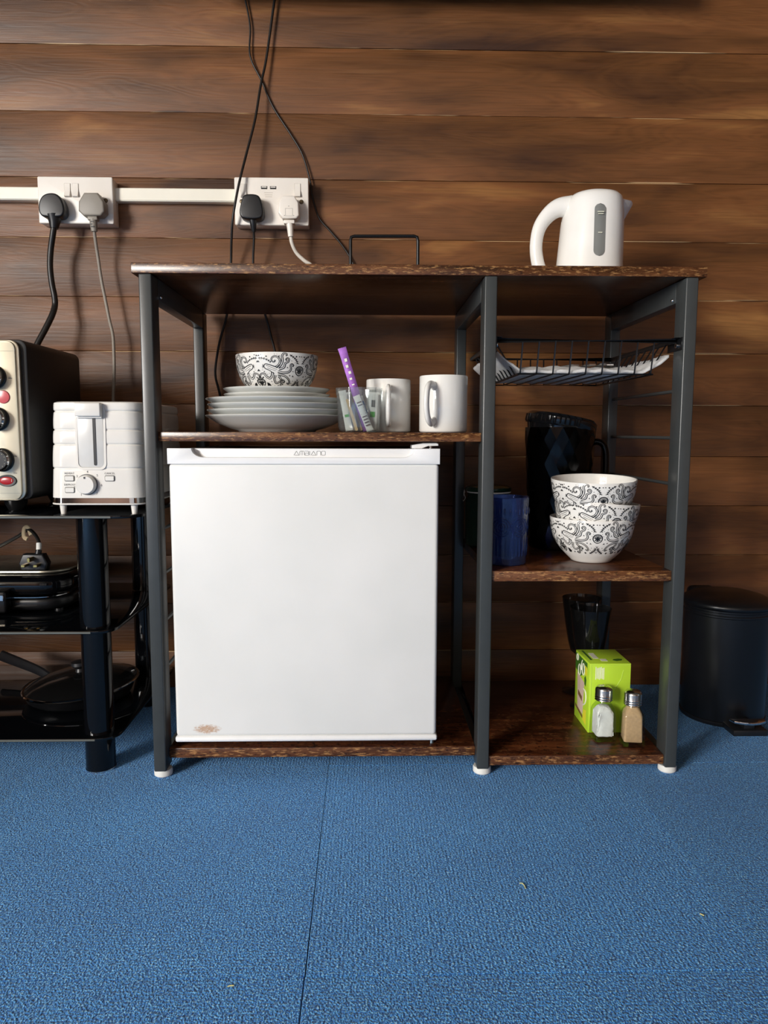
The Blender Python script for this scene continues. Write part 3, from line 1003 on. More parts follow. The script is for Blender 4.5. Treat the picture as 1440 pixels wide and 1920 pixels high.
def shell(x, y, rx, ry):
    ring = [(x + rx * math.cos(math.radians(a)), y + ry * math.sin(math.radians(a))) for a in range(0, 361, 18)]
    STROKES.append((ring, 8, 8))
    for a in range(-75, 76, 15):
        s, c = math.sin(math.radians(a)), math.cos(math.radians(a))
        STROKES.append(([(x + rx * 0.15 * s, y + ry * 0.30), (x + rx * 0.55 * s, y - ry * 0.3 * c), (x + rx * 0.97 * s, y - ry * 0.97 * c)], 2.2, 4.5))
    STROKES.append(([(x - rx * 0.62, y + ry * 0.32), (x, y + ry * 0.02), (x + rx * 0.62, y + ry * 0.32), (x, y + ry * 0.62), (x - rx * 0.62, y + ry * 0.32)], 7, 7))
    dot(x, y + ry * 0.32, rx * 0.18)
    FILLS.append([(x - rx * 0.5, y + ry * 0.72), (x + rx * 0.5, y + ry * 0.72), (x + rx * 0.22, y + ry * 1.15), (x - rx * 0.22, y + ry * 1.15)])


# the octopus
tentacle([(660, 395), (702, 362), (722, 305), (697, 252), (648, 232), (607, 255), (600, 292), (624, 318), (650, 304), (642, 288)], 26, 8)
tentacle([(692, 400), (738, 348), (756, 285), (750, 225), (776, 186), (808, 190), (820, 212), (804, 224)], 30, 10)
tentacle([(705, 425), (775, 398), (796, 338), (838, 312), (850, 276), (826, 258), (806, 278), (818, 298)], 26, 9)
tentacle([(690, 462), (770, 478), (845, 466), (878, 424), (870, 372), (890, 344), (914, 364), (900, 388)], 26, 9)
tentacle([(690, 505), (780, 522), (838, 566), (858, 616), (838, 646), (818, 626)], 24, 9)
tentacle([(655, 515), (640, 580), (664, 632), (708, 616), (738, 590), (770, 588), (786, 614), (762, 628)], 24, 8)
tentacle([(704, 530), (744, 592), (736, 642), (716, 694), (690, 684), (702, 662)], 22, 8)
tentacle([(612, 470), (602, 530), (570, 562), (528, 540), (490, 496), (450, 500), (434, 532), (444, 562), (472, 560), (480, 540)], 28, 8)
stroke([(690, 402), (620, 378), (560, 358), (512, 350), (490, 386), (512, 420), (562, 442), (608, 474), (640, 500)], 9, 6)
stroke([(520, 372), (560, 384), (620, 410), (680, 432)], 5, 3)
stroke([(540, 408), (600, 432), (660, 448)], 4, 3)
for q in ((478, 352), (466, 372), (462, 394), (470, 416)):
    stroke([(492, 386), (478, (386 + q[1]) / 2), q], 6, 3)
twig([(412, 266), (470, 264), (540, 288), (592, 322)])
twig([(862, 208), (918, 248), (958, 292), (974, 344)])
twig([(855, 700), (900, 668), (936, 640), (958, 606)])
stroke([(982, 600), (974, 580), (962, 570)], 5, 3)
for x, y, r in ((525, 236, 12), (450, 214, 8), (390, 230, 13), (640, 200, 5), (676, 200, 4), (708, 228, 10), (956, 236, 12), (1000, 238, 8), (890, 300, 6), (936, 330, 5), (956, 376, 5), (908, 460, 8), (862, 520, 9),
                (345, 480, 8), (495, 465, 9), (516, 486, 5), (540, 506, 6), (566, 490, 5), (935, 408, 5), (985, 348, 5), (800, 690, 14), (935, 680, 8), (965, 692, 7), (1000, 660, 6), (880, 636, 6), (600, 610, 7), (515, 572, 5), (640, 560, 4), (905, 600, 6), (700, 255, 4), (780, 330, 4), (470, 440, 5), (575, 575, 4), (612, 650, 4)):
    dot(x, y, r)
star(398, 318, 22)
star(412, 450, 22)
star(828, 400, 16)
star(906, 530, 18)
star(644, 682, 20)
shell(1000, 452, 56, 68)
shell(458, 636, 50, 58)
FILLS.append([(530, 622), (566, 634), (596, 668), (576, 704), (546, 694)])
FILLS.append([(745, 640), (770, 640), (760, 668)])


def pattern_mesh():
    vs, fs = [], []
    R_OFF = 0.00018

    def put(u, z, k, s):
        th = math.radians(-90) + math.radians(120 * k) + s * math.radians(60 * u)
        r = bowl_r(z) + R_OFF
        vs.append((r * math.cos(th), r * math.sin(th), z))
        return len(vs) - 1

    for k in range(3):
        for s in (1, -1):
            for pts, w0, w1 in STROKES:
                m = len(pts)
                prev = None
                for i in range(m):
                    a, c = pts[max(i - 1, 0)], pts[min(i + 1, m - 1)]
                    dx, dy = c[0] - a[0], c[1] - a[1]
                    d = math.hypot(dx, dy) or 1
                    h = 1.65 * (w0 + (w1 - w0) * i / (m - 1)) / 2
                    x, y = pts[i]
                    e1 = px_map(x - dy / d * h, y + dx / d * h)
                    e2 = px_map(x + dy / d * h, y - dx / d * h)
                    if not (-0.03 < e1[0] < 1.03):
                        prev = None
                        continue
                    cur = (put(*e1, k, s), put(*e2, k, s))
                    if prev:
                        fs.append((prev[0], prev[1], cur[1], cur[0]))
                    prev = cur
            for poly in FILLS:
                q = [px_map(*p) for p in poly]
                if min(e[0] for e in q) < -0.06 or max(e[0] for e in q) > 1.06:
                    continue
                fs.append(tuple(put(*e, k, s) for e in q))
    return vs, fs


def make_bowl(label):
    t = thing('patterned_bowl', label, 'bowl', group='octopus patterned bowls')
    bd = B().lathe(BOWL_OUT + BOWL_IN, (0, 0, 0), 72).build('body', M_CERAM, t, angle=40, local=True)
    vs, fs = pattern_mesh()
    me = bpy.data.meshes.new('printed_pattern')
    me.from_pydata(vs, [], fs)
    me.materials.append(M_INK)
    bm = bmesh.new()
    bm.from_mesh(me)
    for f in bm.faces:
        c = f.calc_center_median()
        if f.normal.dot(Vector((c.x, c.y, 0))) < 0:
            f.normal_flip()
    bm.to_mesh(me)
    bm.free()
    o = bpy.data.objects.new('printed_pattern', me)
    COL.objects.link(o)
    o.parent = bd
    return t


bowl = make_bowl('white octopus print bowl sitting on top of the plate stack')
PCX, PCY = -0.246, 0.163
bowl.location = (PCX, PCY, 0.6345)
bowl.rotation_euler = (0, 0, math.radians(40))
for label, dz, rx, ry, rz in (('lowest octopus print bowl of the stack of three on the right shelf', 0.3487, 0, 0, -8.5), ('tilted middle octopus print bowl of the stack of three on right shelf', 0.3785, 1.5, 5.0, 13), ('uppermost octopus print bowl of the stack of three, its inside showing', 0.4165, 3.6, -0.5, -3)):
    c = copy_tree(bowl)
    c['label'] = label
    c.location = (0.3125 + (0.001 if ry > 1 else 0), 0.1065, dz)
    c.rotation_euler = (math.radians(rx), math.radians(ry), math.radians(rz))

# ------------------------------------------------------------------ plates
PR = [(r, z * 0.93) for r, z in ((0, 0.002), (0.058, 0.002), (0.062, 0.0), (0.068, 0.0), (0.071, 0.003), (0.085, 0.0065), (0.104, 0.0150), (0.121, 0.0268), (0.1255, 0.0295), (0.1262, 0.0306), (0.1252, 0.0316), (0.120, 0.0305), (0.103, 0.0190), (0.085, 0.0100), (0.070, 0.0064), (0, 0.0060))]
PRs = [(0, 0.0055), (0.045, 0.0055), (0.048, 0.0), (0.053, 0.0), (0.056, 0.0060), (0.068, 0.0115), (0.082, 0.0200), (0.0915, 0.0275), (0.0942, 0.0296), (0.0946, 0.0307), (0.0938, 0.0315), (0.090, 0.0300), (0.080, 0.0225), (0.067, 0.0150), (0.055, 0.0112), (0, 0.0108)]
names = ['lowest of the four large white dinner plates on the shelf', 'second large white dinner plate from the bottom of the stack', 'third large white dinner plate from the bottom of the stack', 'topmost of the four large white dinner plates under the side plates']
z = 0.5742
plate_me = None
offs = [(-0.001, 0), (0.0015, 0.002), (0.003, -0.001), (0.0, 0.001)]
for i, nm in enumerate(names):
    if plate_me is None:
        o = B().lathe(PR, (0, 0, 0), 80).build('dinner_plate', M_PLATE, angle=45)
        plate_me = o.data
    else:
        o = bpy.data.objects.new('dinner_plate', plate_me)
        COL.objects.link(o)
    o.location = (PCX + offs[i][0], PCY + offs[i][1], z + 0.0098 * i)
    tag(o, nm, 'plate', 'large white plates in the stack')
side_me = None
for i, nm in enumerate(('lower of the two small white side plates on the stack', 'upper small white side plate directly under the octopus bowl')):
    if side_me is None:
        o = B().lathe(PRs, (0, 0, 0), 72).build('side_plate', M_PLATE, angle=45)
        side_me = o.data
    else:
        o = bpy.data.objects.new('side_plate', side_me)
        COL.objects.link(o)
    o.location = (PCX - 0.0005 * i, PCY, 0.6096 + 0.0098 * i)
    tag(o, nm, 'plate', 'small white plates in the stack')
z_side_top = 0.6096 + 0.0098 + 0.0108
bowl.location.z = z_side_top + 0.0002

# ------------------------------------------------------------------ cup of sachets and mugs
CX, CY, CZ = -0.0985, 0.062, 0.5742
cup = thing('plastic_tub', 'clear plastic tub of sachets between the plates and mugs', 'tub', (CX, CY, CZ))
B().lathe([(0, 0), (0.0285, 0), (0.0330, 0.003), (0.0350, 0.009), (0.0372, 0.060), (0.0382, 0.0605), (0.0388, 0.0725), (0.0380, 0.0725), (0.0372, 0.0620), (0.0360, 0.0600), (0.0340, 0.0100), (0.0315, 0.0040), (0.0275, 0.0020), (0, 0.0020)], (CX, CY, CZ), 56).build('tub_wall', M_CLEAR, cup)


def slab(p, q, w, th, yaw=0.0):
    """flat stick from p to q, w wide, th thick: builder"""
    p, q = Vector(p), Vector(q)
    d = (q - p)
    L = d.length
    d.normalize()
    side = d.cross(Vector((math.sin(yaw), -math.cos(yaw), 0))).normalized()
    nrm = side.cross(d)
    m = Matrix((side, nrm, d)).transposed().to_4x4()
    m.translation = p
    return m, L


def sachet(name, label, cat, p, q, w, th, mat, yaw=0.0, group='sachets in the plastic tub', marks=()):
    m, L = slab(p, q, w, th, yaw)
    t = thing(name, label, cat, p, group=group)
    b_ = B()
    n = 10
    vs, fs = [], []
    for i in range(n + 1):
        s = i / n
        h = th * (0.12 + 0.88 * math.sin(PI * max(0.0, min(1.0, (s - 0.06) / 0.88))) ** 0.4) if 0.06 < s < 0.94 else th * 0.12
        ww = w / 2 * (1.0 if 0.06 < s < 0.94 else 1.06)
        wob = 0.0006 * math.sin(7 * s + w * 900)
        vs += [(-ww, wob, s * L), (-ww * 0.6, wob - h / 2, s * L), (ww * 0.6, wob - h / 2, s * L), (ww, wob, s * L), (ww * 0.6, wob + h / 2, s * L), (-ww * 0.6, wob + h / 2, s * L)]
    for i in range(n):
        for k in range(6):
            j = (k + 1) % 6
            fs.append((6 * i + k, 6 * i + j, 6 * i + 6 + j, 6 * i + 6 + k))
    fs.append((0, 1, 2, 3, 4, 5))
    fs.append(tuple(6 * n + k for k in (5, 4, 3, 2, 1, 0)))
    b_.raw(vs, fs, m)
    bmesh.ops.recalc_face_normals(b_.bm, faces=b_.bm.faces)
    o = b_.build('packet', mat, t, angle=60)
    for s0, s1, x0, x1, mm in marks:
        for sgn in (-1, 1):
            yy = sgn * (th / 2 + 0.0003)
            vs = [(x0 * w / 2, yy, s0 * L), (x1 * w / 2, yy, s0 * L), (x1 * w / 2, yy, s1 * L), (x0 * w / 2, yy, s1 * L)]
            B().raw(vs, [(0, 1, 2, 3)], m).build('printed_mark', mm, o, angle=0)
    return t


FZ = CZ + 0.0025
sachet('drink_sachet', 'tall purple foil drink sachet leaning left out of the tub', 'sachet', (-0.0850, 0.055, FZ), (-0.1262, 0.040, 0.7105), 0.0130, 0.0042, M_PURPLE, marks=((0.835, 0.872, -0.30, 0.38, M_TEAWH), (0.765, 0.798, -0.42, 0.22, M_TEAWH), (0.690, 0.722, -0.22, 0.42, M_TEAWH), (0.622, 0.645, -0.40, 0.20, M_TEAWH), (0.555, 0.570, -0.30, 0.35, M_TEAWH)))
sachet('sugar_stick', 'striped brown and pink paper stick in the tub', 'sachet', (-0.0800, 0.046, FZ), (-0.1030, 0.044, 0.634), 0.0110, 0.0040, M_PAPER, marks=tuple((0.15 + 0.08 * i, 0.18 + 0.08 * i, -0.7, 0.7, M_BROWNINK) for i in range(9)))
sachet('sugar_stick', 'white paper stick with green mark, leftmost in the tub', 'sachet', (-0.1145, 0.046, FZ), (-0.1262, 0.044, 0.642), 0.0115, 0.0035, M_PAPER, marks=((0.34, 0.46, -0.5, 0.7, M_GREENINK),))
sachet('sugar_stick', 'plain white paper stick second from left in the tub', 'sachet', (-0.1060, 0.052, FZ), (-0.1180, 0.060, 0.640), 0.0110, 0.0035, M_PAPER)
sachet('sugar_stick', 'white paper sachet with green square and ring, right side of tub', 'sachet', (-0.0775, 0.060, FZ), (-0.0740, 0.052, 0.640), 0.0150, 0.0035, M_PAPER, marks=((0.36, 0.50, -0.6, 0.5, M_GREENINK), (0.62, 0.80, -0.4, 0.4, M_GREYINK)))
sachet('sugar_stick', 'narrow white paper stick furthest right in the tub', 'sachet', (-0.0690, 0.066, FZ), (-0.0655, 0.064, 0.640), 0.0075, 0.0030, M_PAPER)
sachet('sugar_stick', 'blue and white paper stick beside the purple sachet', 'sachet', (-0.0790, 0.075, FZ), (-0.0975, 0.066, 0.634), 0.0100, 0.0035, M_PAPER, marks=((0.5, 0.85, -0.8, 0.8, M_BLUEINK),))
for lb_, p, q in (('pale wooden stirrer nearer the left of the tub', (-0.1020, 0.043, FZ), (-0.1180, 0.036, 0.628)), ('pale wooden stirrer behind the striped paper stick', (-0.0950, 0.060, FZ), (-0.1120, 0.072, 0.630))):
    m, L = slab(p, q, 0.004, 0.0012)
    o = B().prism(rrect(-0.0024, 0.0024, 0, L, 0.002, 4), -0.0006, 0.0006, 'XZ', mat=m).build('wooden_stirrer', M_STICK)
    tag(o, lb_, 'stirrer', 'stirrers in the tub')


def make_mug(label, loc, r, h, ang):
    t = thing('mug', label, 'mug', loc, (0, 0, ang), 'white mugs on the shelf')
    B().lathe([(0, 0.001), (r - 0.006, 0.001), (r - 0.004, 0), (r - 0.0015, 0.0008), (r, 0.003), (r, h - 0.0016), (r - 0.0008, h), (r - 0.0028, h), (r - 0.0036, h - 0.0016), (r - 0.0038, 0.008), (r - 0.007, 0.005), (0, 0.005)], (0, 0, 0), 64).build('body', M_CERAM, t, local=True)
    pts = [(r - 0.002, 0, 0.80 * h), (r + 0.014, 0, 0.825 * h), (r + 0.026, 0, 0.76 * h), (r + 0.0305, 0, 0.60 * h), (r + 0.0305, 0, 0.42 * h), (r + 0.024, 0, 0.24 * h), (r + 0.012, 0, 0.165 * h), (r - 0.002, 0, 0.20 * h)]
    B().tube(pts, [0.0075, 0.0064, 0.0062, 0.0062, 0.0062, 0.0062, 0.0064, 0.0075], 14, 6, flat=0.72).build('handle', M_CERAM, t, angle=60, local=True)
    return t


make_mug('white mug behind the plastic tub, its handle facing forward', (-0.0475, 0.128, 0.5742), 0.0390, 0.091, math.radians(-92))
make_mug('white mug at the right end of the shelf beside the grey leg', (0.0445, 0.085, 0.5742), 0.0408, 0.0945, math.radians(-118))

# ------------------------------------------------------------------ kettle and hoop on top
kt = thing('kettle', 'white plastic jug kettle on the right end of the top board', 'kettle', (0.322, 0.20, BT))


def k_sec(cx, rx, ry, n=40, sq=2.25):
    out = []
    for i in range(n):
        a = 2 * PI * i / n
        c, s = math.cos(a), math.sin(a)
        out.append((cx + rx * math.copysign(abs(c) ** (2 / sq), c), 0.20 + ry * math.copysign(abs(s) ** (2 / sq), s)))
    return out


ks = []
for z_, cx, rx in ((0.8345, 0.3195, 0.0610), (0.838, 0.3195, 0.0625), (0.860, 0.3200, 0.0595), (0.880, 0.3205, 0.0578), (0.915, 0.3220, 0.0563), (0.950, 0.3235, 0.0548), (0.972, 0.3245, 0.0530), (0.985, 0.3255, 0.0508), (0.9935, 0.3262, 0.0478), (0.9992, 0.3265, 0.0420), (1.0032, 0.3262, 0.0310), (1.0052, 0.3260, 0.0160)):
    ks.append((k_sec(cx, rx, rx * 1.04), z_))
loft(ks).build('body', M_KETTLE, kt, angle=60)
B().lathe([(0, 0), (0.068, 0), (0.070, 0.003), (0.067, 0.012), (0, 0.012)], (0.3195, 0.20, BT), 48).build('power_base', M_KETTLE, kt)
hp = [(0.285, 0.20, 0.981), (0.262, 0.20, 0.979), (0.243, 0.20, 0.966), (0.228, 0.20, 0.944), (0.2225, 0.20, 0.916), (0.2245, 0.20, 0.890), (0.2315, 0.20, 0.868), (0.245, 0.20, 0.850), (0.268, 0.20, 0.842)]
B().ball((0.281, 0.20, 0.9805), 0.0195, 0.018, 0.0195, 20).tube(hp, [0.020, 0.0168, 0.0140, 0.0122, 0.0114, 0.0116, 0.0120, 0.0125, 0.014], 18, 7, flat=0.95).build('handle', M_KETTLE, kt, angle=70)
B().prism([(0.2420, 0.9780), (0.2510, 0.9835), (0.2470, 0.9850), (0.2330, 0.9720), (0.2300, 0.9660)], 0.192, 0.208, 'XZ', 0.0008, 1).build('lid_button', M_KETTLE, kt)
sp = B()
sv = []
for z_, xr, hw in ((0.945, 0.375, 0.0045), (0.962, 0.3835, 0.0110), (0.975, 0.3910, 0.0150), (0.9855, 0.3965, 0.0170), (0.9890, 0.3970, 0.0160), (0.9905, 0.3900, 0.0140)):
    sv += [(0.355, 0.20 - hw * 2.0, z_), (xr - hw * 0.5, 0.20 - hw * 0.85, z_), (xr, 0.20, z_), (xr - hw * 0.5, 0.20 + hw * 0.85, z_), (0.355, 0.20 + hw * 2.0, z_)]
sf = []
for i in range(5):
    for k in range(5):
        j = (k + 1) % 5
        sf.append((5 * i + k, 5 * i + j, 5 * i + 5 + j, 5 * i + 5 + k))
sf += [(0, 1, 2, 3, 4), (29, 28, 27, 26, 25)]
sp.raw(sv, sf)
bmesh.ops.recalc_face_normals(sp.bm, faces=sp.bm.faces)
sp.build('spout', M_KETTLE, kt, angle=50)
# water gauge follows the body wall
gv, gf = [], []
N = 60
for i in range(N + 1):
    z_ = 0.8815 + (0.9715 - 0.8815) * i / N
    d = min(z_ - 0.8815, 0.9715 - z_)
    wx = 0.0100 * (1 if d > 0.010 else math.sqrt(max(0.0, 1 - ((0.010 - d) / 0.010) ** 2)))
    cx = 0.3200 + (z_ - 0.88) * 0.012
    for sgn in (-1, -0.5, 0, 0.5, 1):
        x = cx + sgn * max(wx, 0.0004)
        bcx = 0.3205 + (z_ - 0.88) * 0.043
        br = (0.0578 - (z_ - 0.88) * 0.043) * (1 if z_ < 0.965 else 0.985)
        q = max(0.0, 1 - (abs(x - bcx) / br) ** 2.25) ** (1 / 2.25)
        gv.append((x, 0.20 - br * 1.04 * q - 0.0016 + 0.0012 * abs(sgn), z_))
for i in range(N):
    for k in range(4):
        gf.append((5 * i + k, 5 * i + k + 1, 5 * i + 6 + k, 5 * i + 5 + k))
B().raw(gv, gf).build('water_gauge', M_GAUGE, kt, angle=60)
gm = B()
for z_, wd in ((0.956, 0.0055), (0.9525, 0.0045), (0.921, 0.0035)):
    gm.box(0.3206 - wd, 0.3206 + wd, 0.1385, 0.1402, z_ - 0.0006, z_ + 0.0006)
gm.build('gauge_marks', M_TEAWH, kt, angle=0)

hpn = thing('wire_holder', 'black wire hoop holder standing upright near middle of top board', 'holder', (-0.053, 0.20, BT))
B().tube([(-0.1150, 0.20, BT + 0.004), (-0.1150, 0.20, 0.919), (-0.1135, 0.20, 0.9250), (-0.1080, 0.20, 0.9265), (0.0000, 0.20, 0.9275), (0.0055, 0.20, 0.9258), (0.0072, 0.20, 0.919), (0.0072, 0.20, BT + 0.004)], 0.0030, 10).build('hoop', M_WIRE, hpn)
B().tube([(-0.1150, 0.14, BT + 0.0032), (0.0072, 0.14, BT + 0.0032), (0.0072, 0.26, BT + 0.0032), (-0.1150, 0.26, BT + 0.0032)], 0.003, 10, closed=True).build('base_frame', M_WIRE, hpn)

# ------------------------------------------------------------------ wire basket, towel, cutlery
bk = thing('wire_basket', 'black wire pull-out basket hung under the right of the board', 'basket', (0.27, 0.17, 0.666))
RX0, RX1, RYa, RYb, RZ = 0.1260, 0.4110, 0.0230, 0.330, 0.7215
QX0, QX1, QYa, QYb, QZ = 0.1600, 0.3800, 0.0290, 0.318, 0.6690
B().tube([(RX0, RYa, RZ), (RX1, RYa, RZ), (RX1, RYb, RZ), (RX0, RYb, RZ)], 0.0042, 10, closed=True).build('top_rail', M_WIRE, bk)
B().tube([(QX0, QYa, QZ), (QX1, QYa, QZ), (QX1, QYb, QZ), (QX0, QYb, QZ)], 0.0015, 8, closed=True).build('base_wire', M_WIRE, bk)
for i in range(9):
    xb = QX0 + 0.0035 + i * 0.0267
    xt = xb + 0.002
    B().tube([(xt, RYa, RZ), (xb, QYa, QZ + 0.003), (xb, QYa + 0.003, QZ), (xb, QYb - 0.003, QZ), (xb, QYb, QZ + 0.003), (xt, RYb, RZ)], 0.0014, 6).build('wire', M_WIRE2, bk)
for i in range(9):
    y = QYa + 0.022 + i * 0.030
    for xr, xq in ((RX0, QX0), (RX1, QX1)):
        B().tube([(xr, y, RZ), (xq - (0.002 if xq < 0.2 else -0.002), y, QZ + 0.002), (xq, y, QZ)], 0.0013, 6).build('side_wire', M_WIRE, bk)
for xa, xb in ((0.1192, 0.1300), (0.4070, 0.4168)):
    o = B().box(xa, xb, 0.010, 0.060, 0.7250, 0.7262, 0.0004, 1).box((xa if xa < 0.2 else xb - 0.0014), (xa + 0.0014 if xa < 0.2 else xb), 0.004, 0.060, 0.7060, 0.7262, 0.0004, 1).build('bracket', M_WIRE, bk)
    xs = xa + 0.0014 if xa < 0.2 else xb - 0.0044
    B().lathe([(0.0018, 0), (0.0042, 0), (0.0042, 0.003), (0.0018, 0.003), (0.0018, 0)], (xs, 0.020, 0.7140), 16, 'X').build('screw', M_CHROME, o)

# folded towel: a thick grid that lines the basket floor and curls up at both ends
NX, NY = 44, 26
rnd = random.Random(3)
tw_v, tw_f = [], []


def towel_z(s, y):
    x = 0.127 + s * (0.408 - 0.127)
    zb = 0.6712
    if x < 0.166:
        k = (0.166 - x) / 0.039
        zb += 0.029 * k ** 1.15
    if x > 0.366:
        k = (x - 0.366) / 0.040
        zb += 0.024 * k ** 1.3
    zb += 0.0010 * math.sin(y * 60 + x * 40) + 0.0008 * math.sin(x * 170)
    return x, zb


for side in (0, 1):
    for i in range(NX + 1):
        for j in range(NY + 1):
            y = 0.0335 + (0.312 - 0.0335) * j / NY
            x, zb = towel_z(i / NX, y)
            edge = min(1.0, 4.0 * min(i / NX, 1 - i / NX, j / NY, 1 - j / NY) + 0.35)
            th = (0.0135 * edge + 0.0008 * rnd.uniform(-1, 1)) if side else 0.0006 * rnd.uniform(0, 1)
            if x < 0.165 and side:
                th *= 0.8
            tw_v.append((x, y, zb + th))
M_ = (NX + 1) * (NY + 1)
for i in range(NX):
    for j in range(NY):
        a = i * (NY + 1) + j
        q = (a, a + 1, a + NY + 2, a + NY + 1)
        tw_f.append(q)
        tw_f.append(tuple(M_ + k for k in reversed(q)))
rim = [i * (NY + 1) for i in range(NX + 1)] + [NX * (NY + 1) + j for j in range(1, NY + 1)] + [i * (NY + 1) + NY for i in range(NX - 1, -1, -1)] + [j for j in range(NY - 1, 0, -1)]
for k in range(len(rim)):
    a, c = rim[k], rim[(k + 1) % len(rim)]
    tw_f.append((a, c, M_ + c, M_ + a))
tb = B().raw(tw_v, tw_f)
bmesh.ops.recalc_face_normals(tb.bm, faces=tb.bm.faces)
towel = tag(tb.build('towel', M_TOWEL, angle=80), 'white terry towel lining the black wire basket', 'towel')
M_CUT = P('cutlery_steel', '#C9C8C4', 0.14, 1.0)


def cutlery(name, label, x, y, rz, kind):
    t = thing(name, label, 'cutlery', (x, y, 0.6862), (0, 0, rz), 'cutlery on the towel')
    hd = [(0.0055, -0.095), (0.0068, -0.088), (0.0060, -0.05), (0.0032, 0.0), (0.0028, 0.02)]
    poly = [(w_, yy) for w_, yy in hd] + [(-w_, yy) for w_, yy in reversed(hd)]
    B().prism(poly, 0.0004, 0.0036, 'XY', 0.0006, 1).build('handle', M_CUT, t, local=True)
    if kind == 'spoon':
        B().ball((0, 0.045, 0.004), 0.016, 0.027, 0.004, 16).build('head', M_CUT, t, local=True)
    elif kind == 'fork':
        f = B().prism([(-0.010, 0.03), (-0.003, 0.018), (0.003, 0.018), (0.010, 0.03), (0.010, 0.045), (-0.010, 0.045)], 0.0010, 0.0030, 'XY')
        for k in range(4):
            f.box(-0.010 + k * 0.0059, -0.0075 + k * 0.0059, 0.044, 0.085, 0.0010, 0.0030)
        f.build('head', M_CUT, t, local=True)
    else:
        B().prism([(-0.003, 0.018), (0.0035, 0.018), (0.008, 0.03), (0.0085, 0.075), (0.004, 0.1), (-0.004, 0.1)], 0.0008, 0.0024, 'XY').build('blade', M_CUT, t, local=True)


cutlery('fork', 'steel fork lying leftmost on the white towel', 0.245, 0.17, 0.25, 'fork')
cutlery('spoon', 'steel spoon lying mid towel beside the fork', 0.283, 0.16, 0.10, 'spoon')
cutlery('table_knife', 'steel table knife lying on the towel between spoons', 0.313, 0.155, -0.05, 'knife')
cutlery('spoon', 'steel spoon lying rightmost on the white towel', 0.343, 0.165, -0.2, 'spoon')

# ------------------------------------------------------------------ right upper shelf: tumbler, jar, jug
SZ = 0.3487
tm = thing('tumbler', 'blue embossed glass tumbler beside the middle grey leg', 'glass', (0.1545, 0.082, SZ))
TXc, TYc = 0.1545, 0.082


def tum_r(z_):
    return 0.0358 + 0.0042 * z_ / 0.1165


B().lathe([(0, 0.0005), (0.0335, 0), (0.0355, 0.002), (tum_r(0.01), 0.01), (tum_r(0.115), 0.115), (tum_r(0.115) - 0.0012, 0.1165), (tum_r(0.115) - 0.0028, 0.115), (tum_r(0.03) - 0.0032, 0.03), (tum_r(0.02) - 0.006, 0.0165), (0.02, 0.0135), (0, 0.013)], (TXc, TYc, SZ), 64).build('glass_wall', M_BLUEGL, tm)
eb = B()
for k in range(7):
    a0 = 2 * PI * k / 7 - PI / 2 - math.radians(22)
    for rr, tr in ((0.0160, 0.0011), (0.0118, 0.0009), (0.0070, 0.0009), (0.0030, 0.0010)):
        pts = []
        for q in range(18):
            b_ = 2 * PI * q / 18
            zz = 0.066 + rr * math.sin(b_)
            th = a0 + rr * math.cos(b_) / tum_r(zz)
            R = tum_r(zz) + 0.0002
            pts.append((TXc + R * math.cos(th), TYc + R * math.sin(th), SZ + zz))
        eb.tube(pts, tr, 5, closed=True)
for k in range(36):
    a0 = 2 * PI * k / 36
    eb.tube([(TXc + tum_r(z_) * math.cos(a0), TYc + tum_r(z_) * math.sin(a0), SZ + z_) for z_ in (0.016, 0.030, 0.046)], [0.0010, 0.0013, 0.0006], 5)
for k in range(28):
    a0 = 2 * PI * k / 28
    eb.ball((TXc + tum_r(0.093) * math.cos(a0), TYc + tum_r(0.093) * math.sin(a0), SZ + 0.093), 0.0016, 0.0016, 0.0062, 8)
eb = eb.build('embossing', M_BLUEGL, tm, angle=60)
eb['kind'] = 'stuff'

jr = thing('clip_jar', 'green glass clip-top jar behind the blue tumbler', 'jar', (0.158, 0.285, SZ))
B().lathe([(0, 0), (0.043, 0), (0.0462, 0.004), (0.0465, 0.092), (0.042, 0.100), (0.042, 0.107), (0.0395, 0.107), (0.0395, 0.1), (0.0435, 0.091), (0.0430, 0.006), (0, 0.004)], (0.158, 0.285, SZ), 48).build('body', M_GREENGL, jr)
B().lathe([(0, 0.1095), (0.0435, 0.1095), (0.045, 0.112), (0.0445, 0.117), (0.036, 0.121), (0, 0.122)], (0.158, 0.285, SZ), 48).build('lid', M_GREENGL, jr)
B().lathe([(0.040, 0.1070), (0.0435, 0.1070), (0.0435, 0.1093), (0.040, 0.1093), (0.040, 0.1070)], (0.158, 0.285, SZ), 40).build('seal', M_PAPER, jr)
B().tube([(0.116, 0.285, SZ + 0.119), (0.1105, 0.281, SZ + 0.114), (0.1085, 0.279, SZ + 0.104), (0.1105, 0.277, SZ + 0.096), (0.1068, 0.280, SZ + 0.090), (0.1085, 0.286, SZ + 0.098), (0.1095, 0.288, SZ + 0.110), (0.116, 0.2875, SZ + 0.119)], 0.0013, 7, 5).build('wire_clip', M_CHROME, jr)

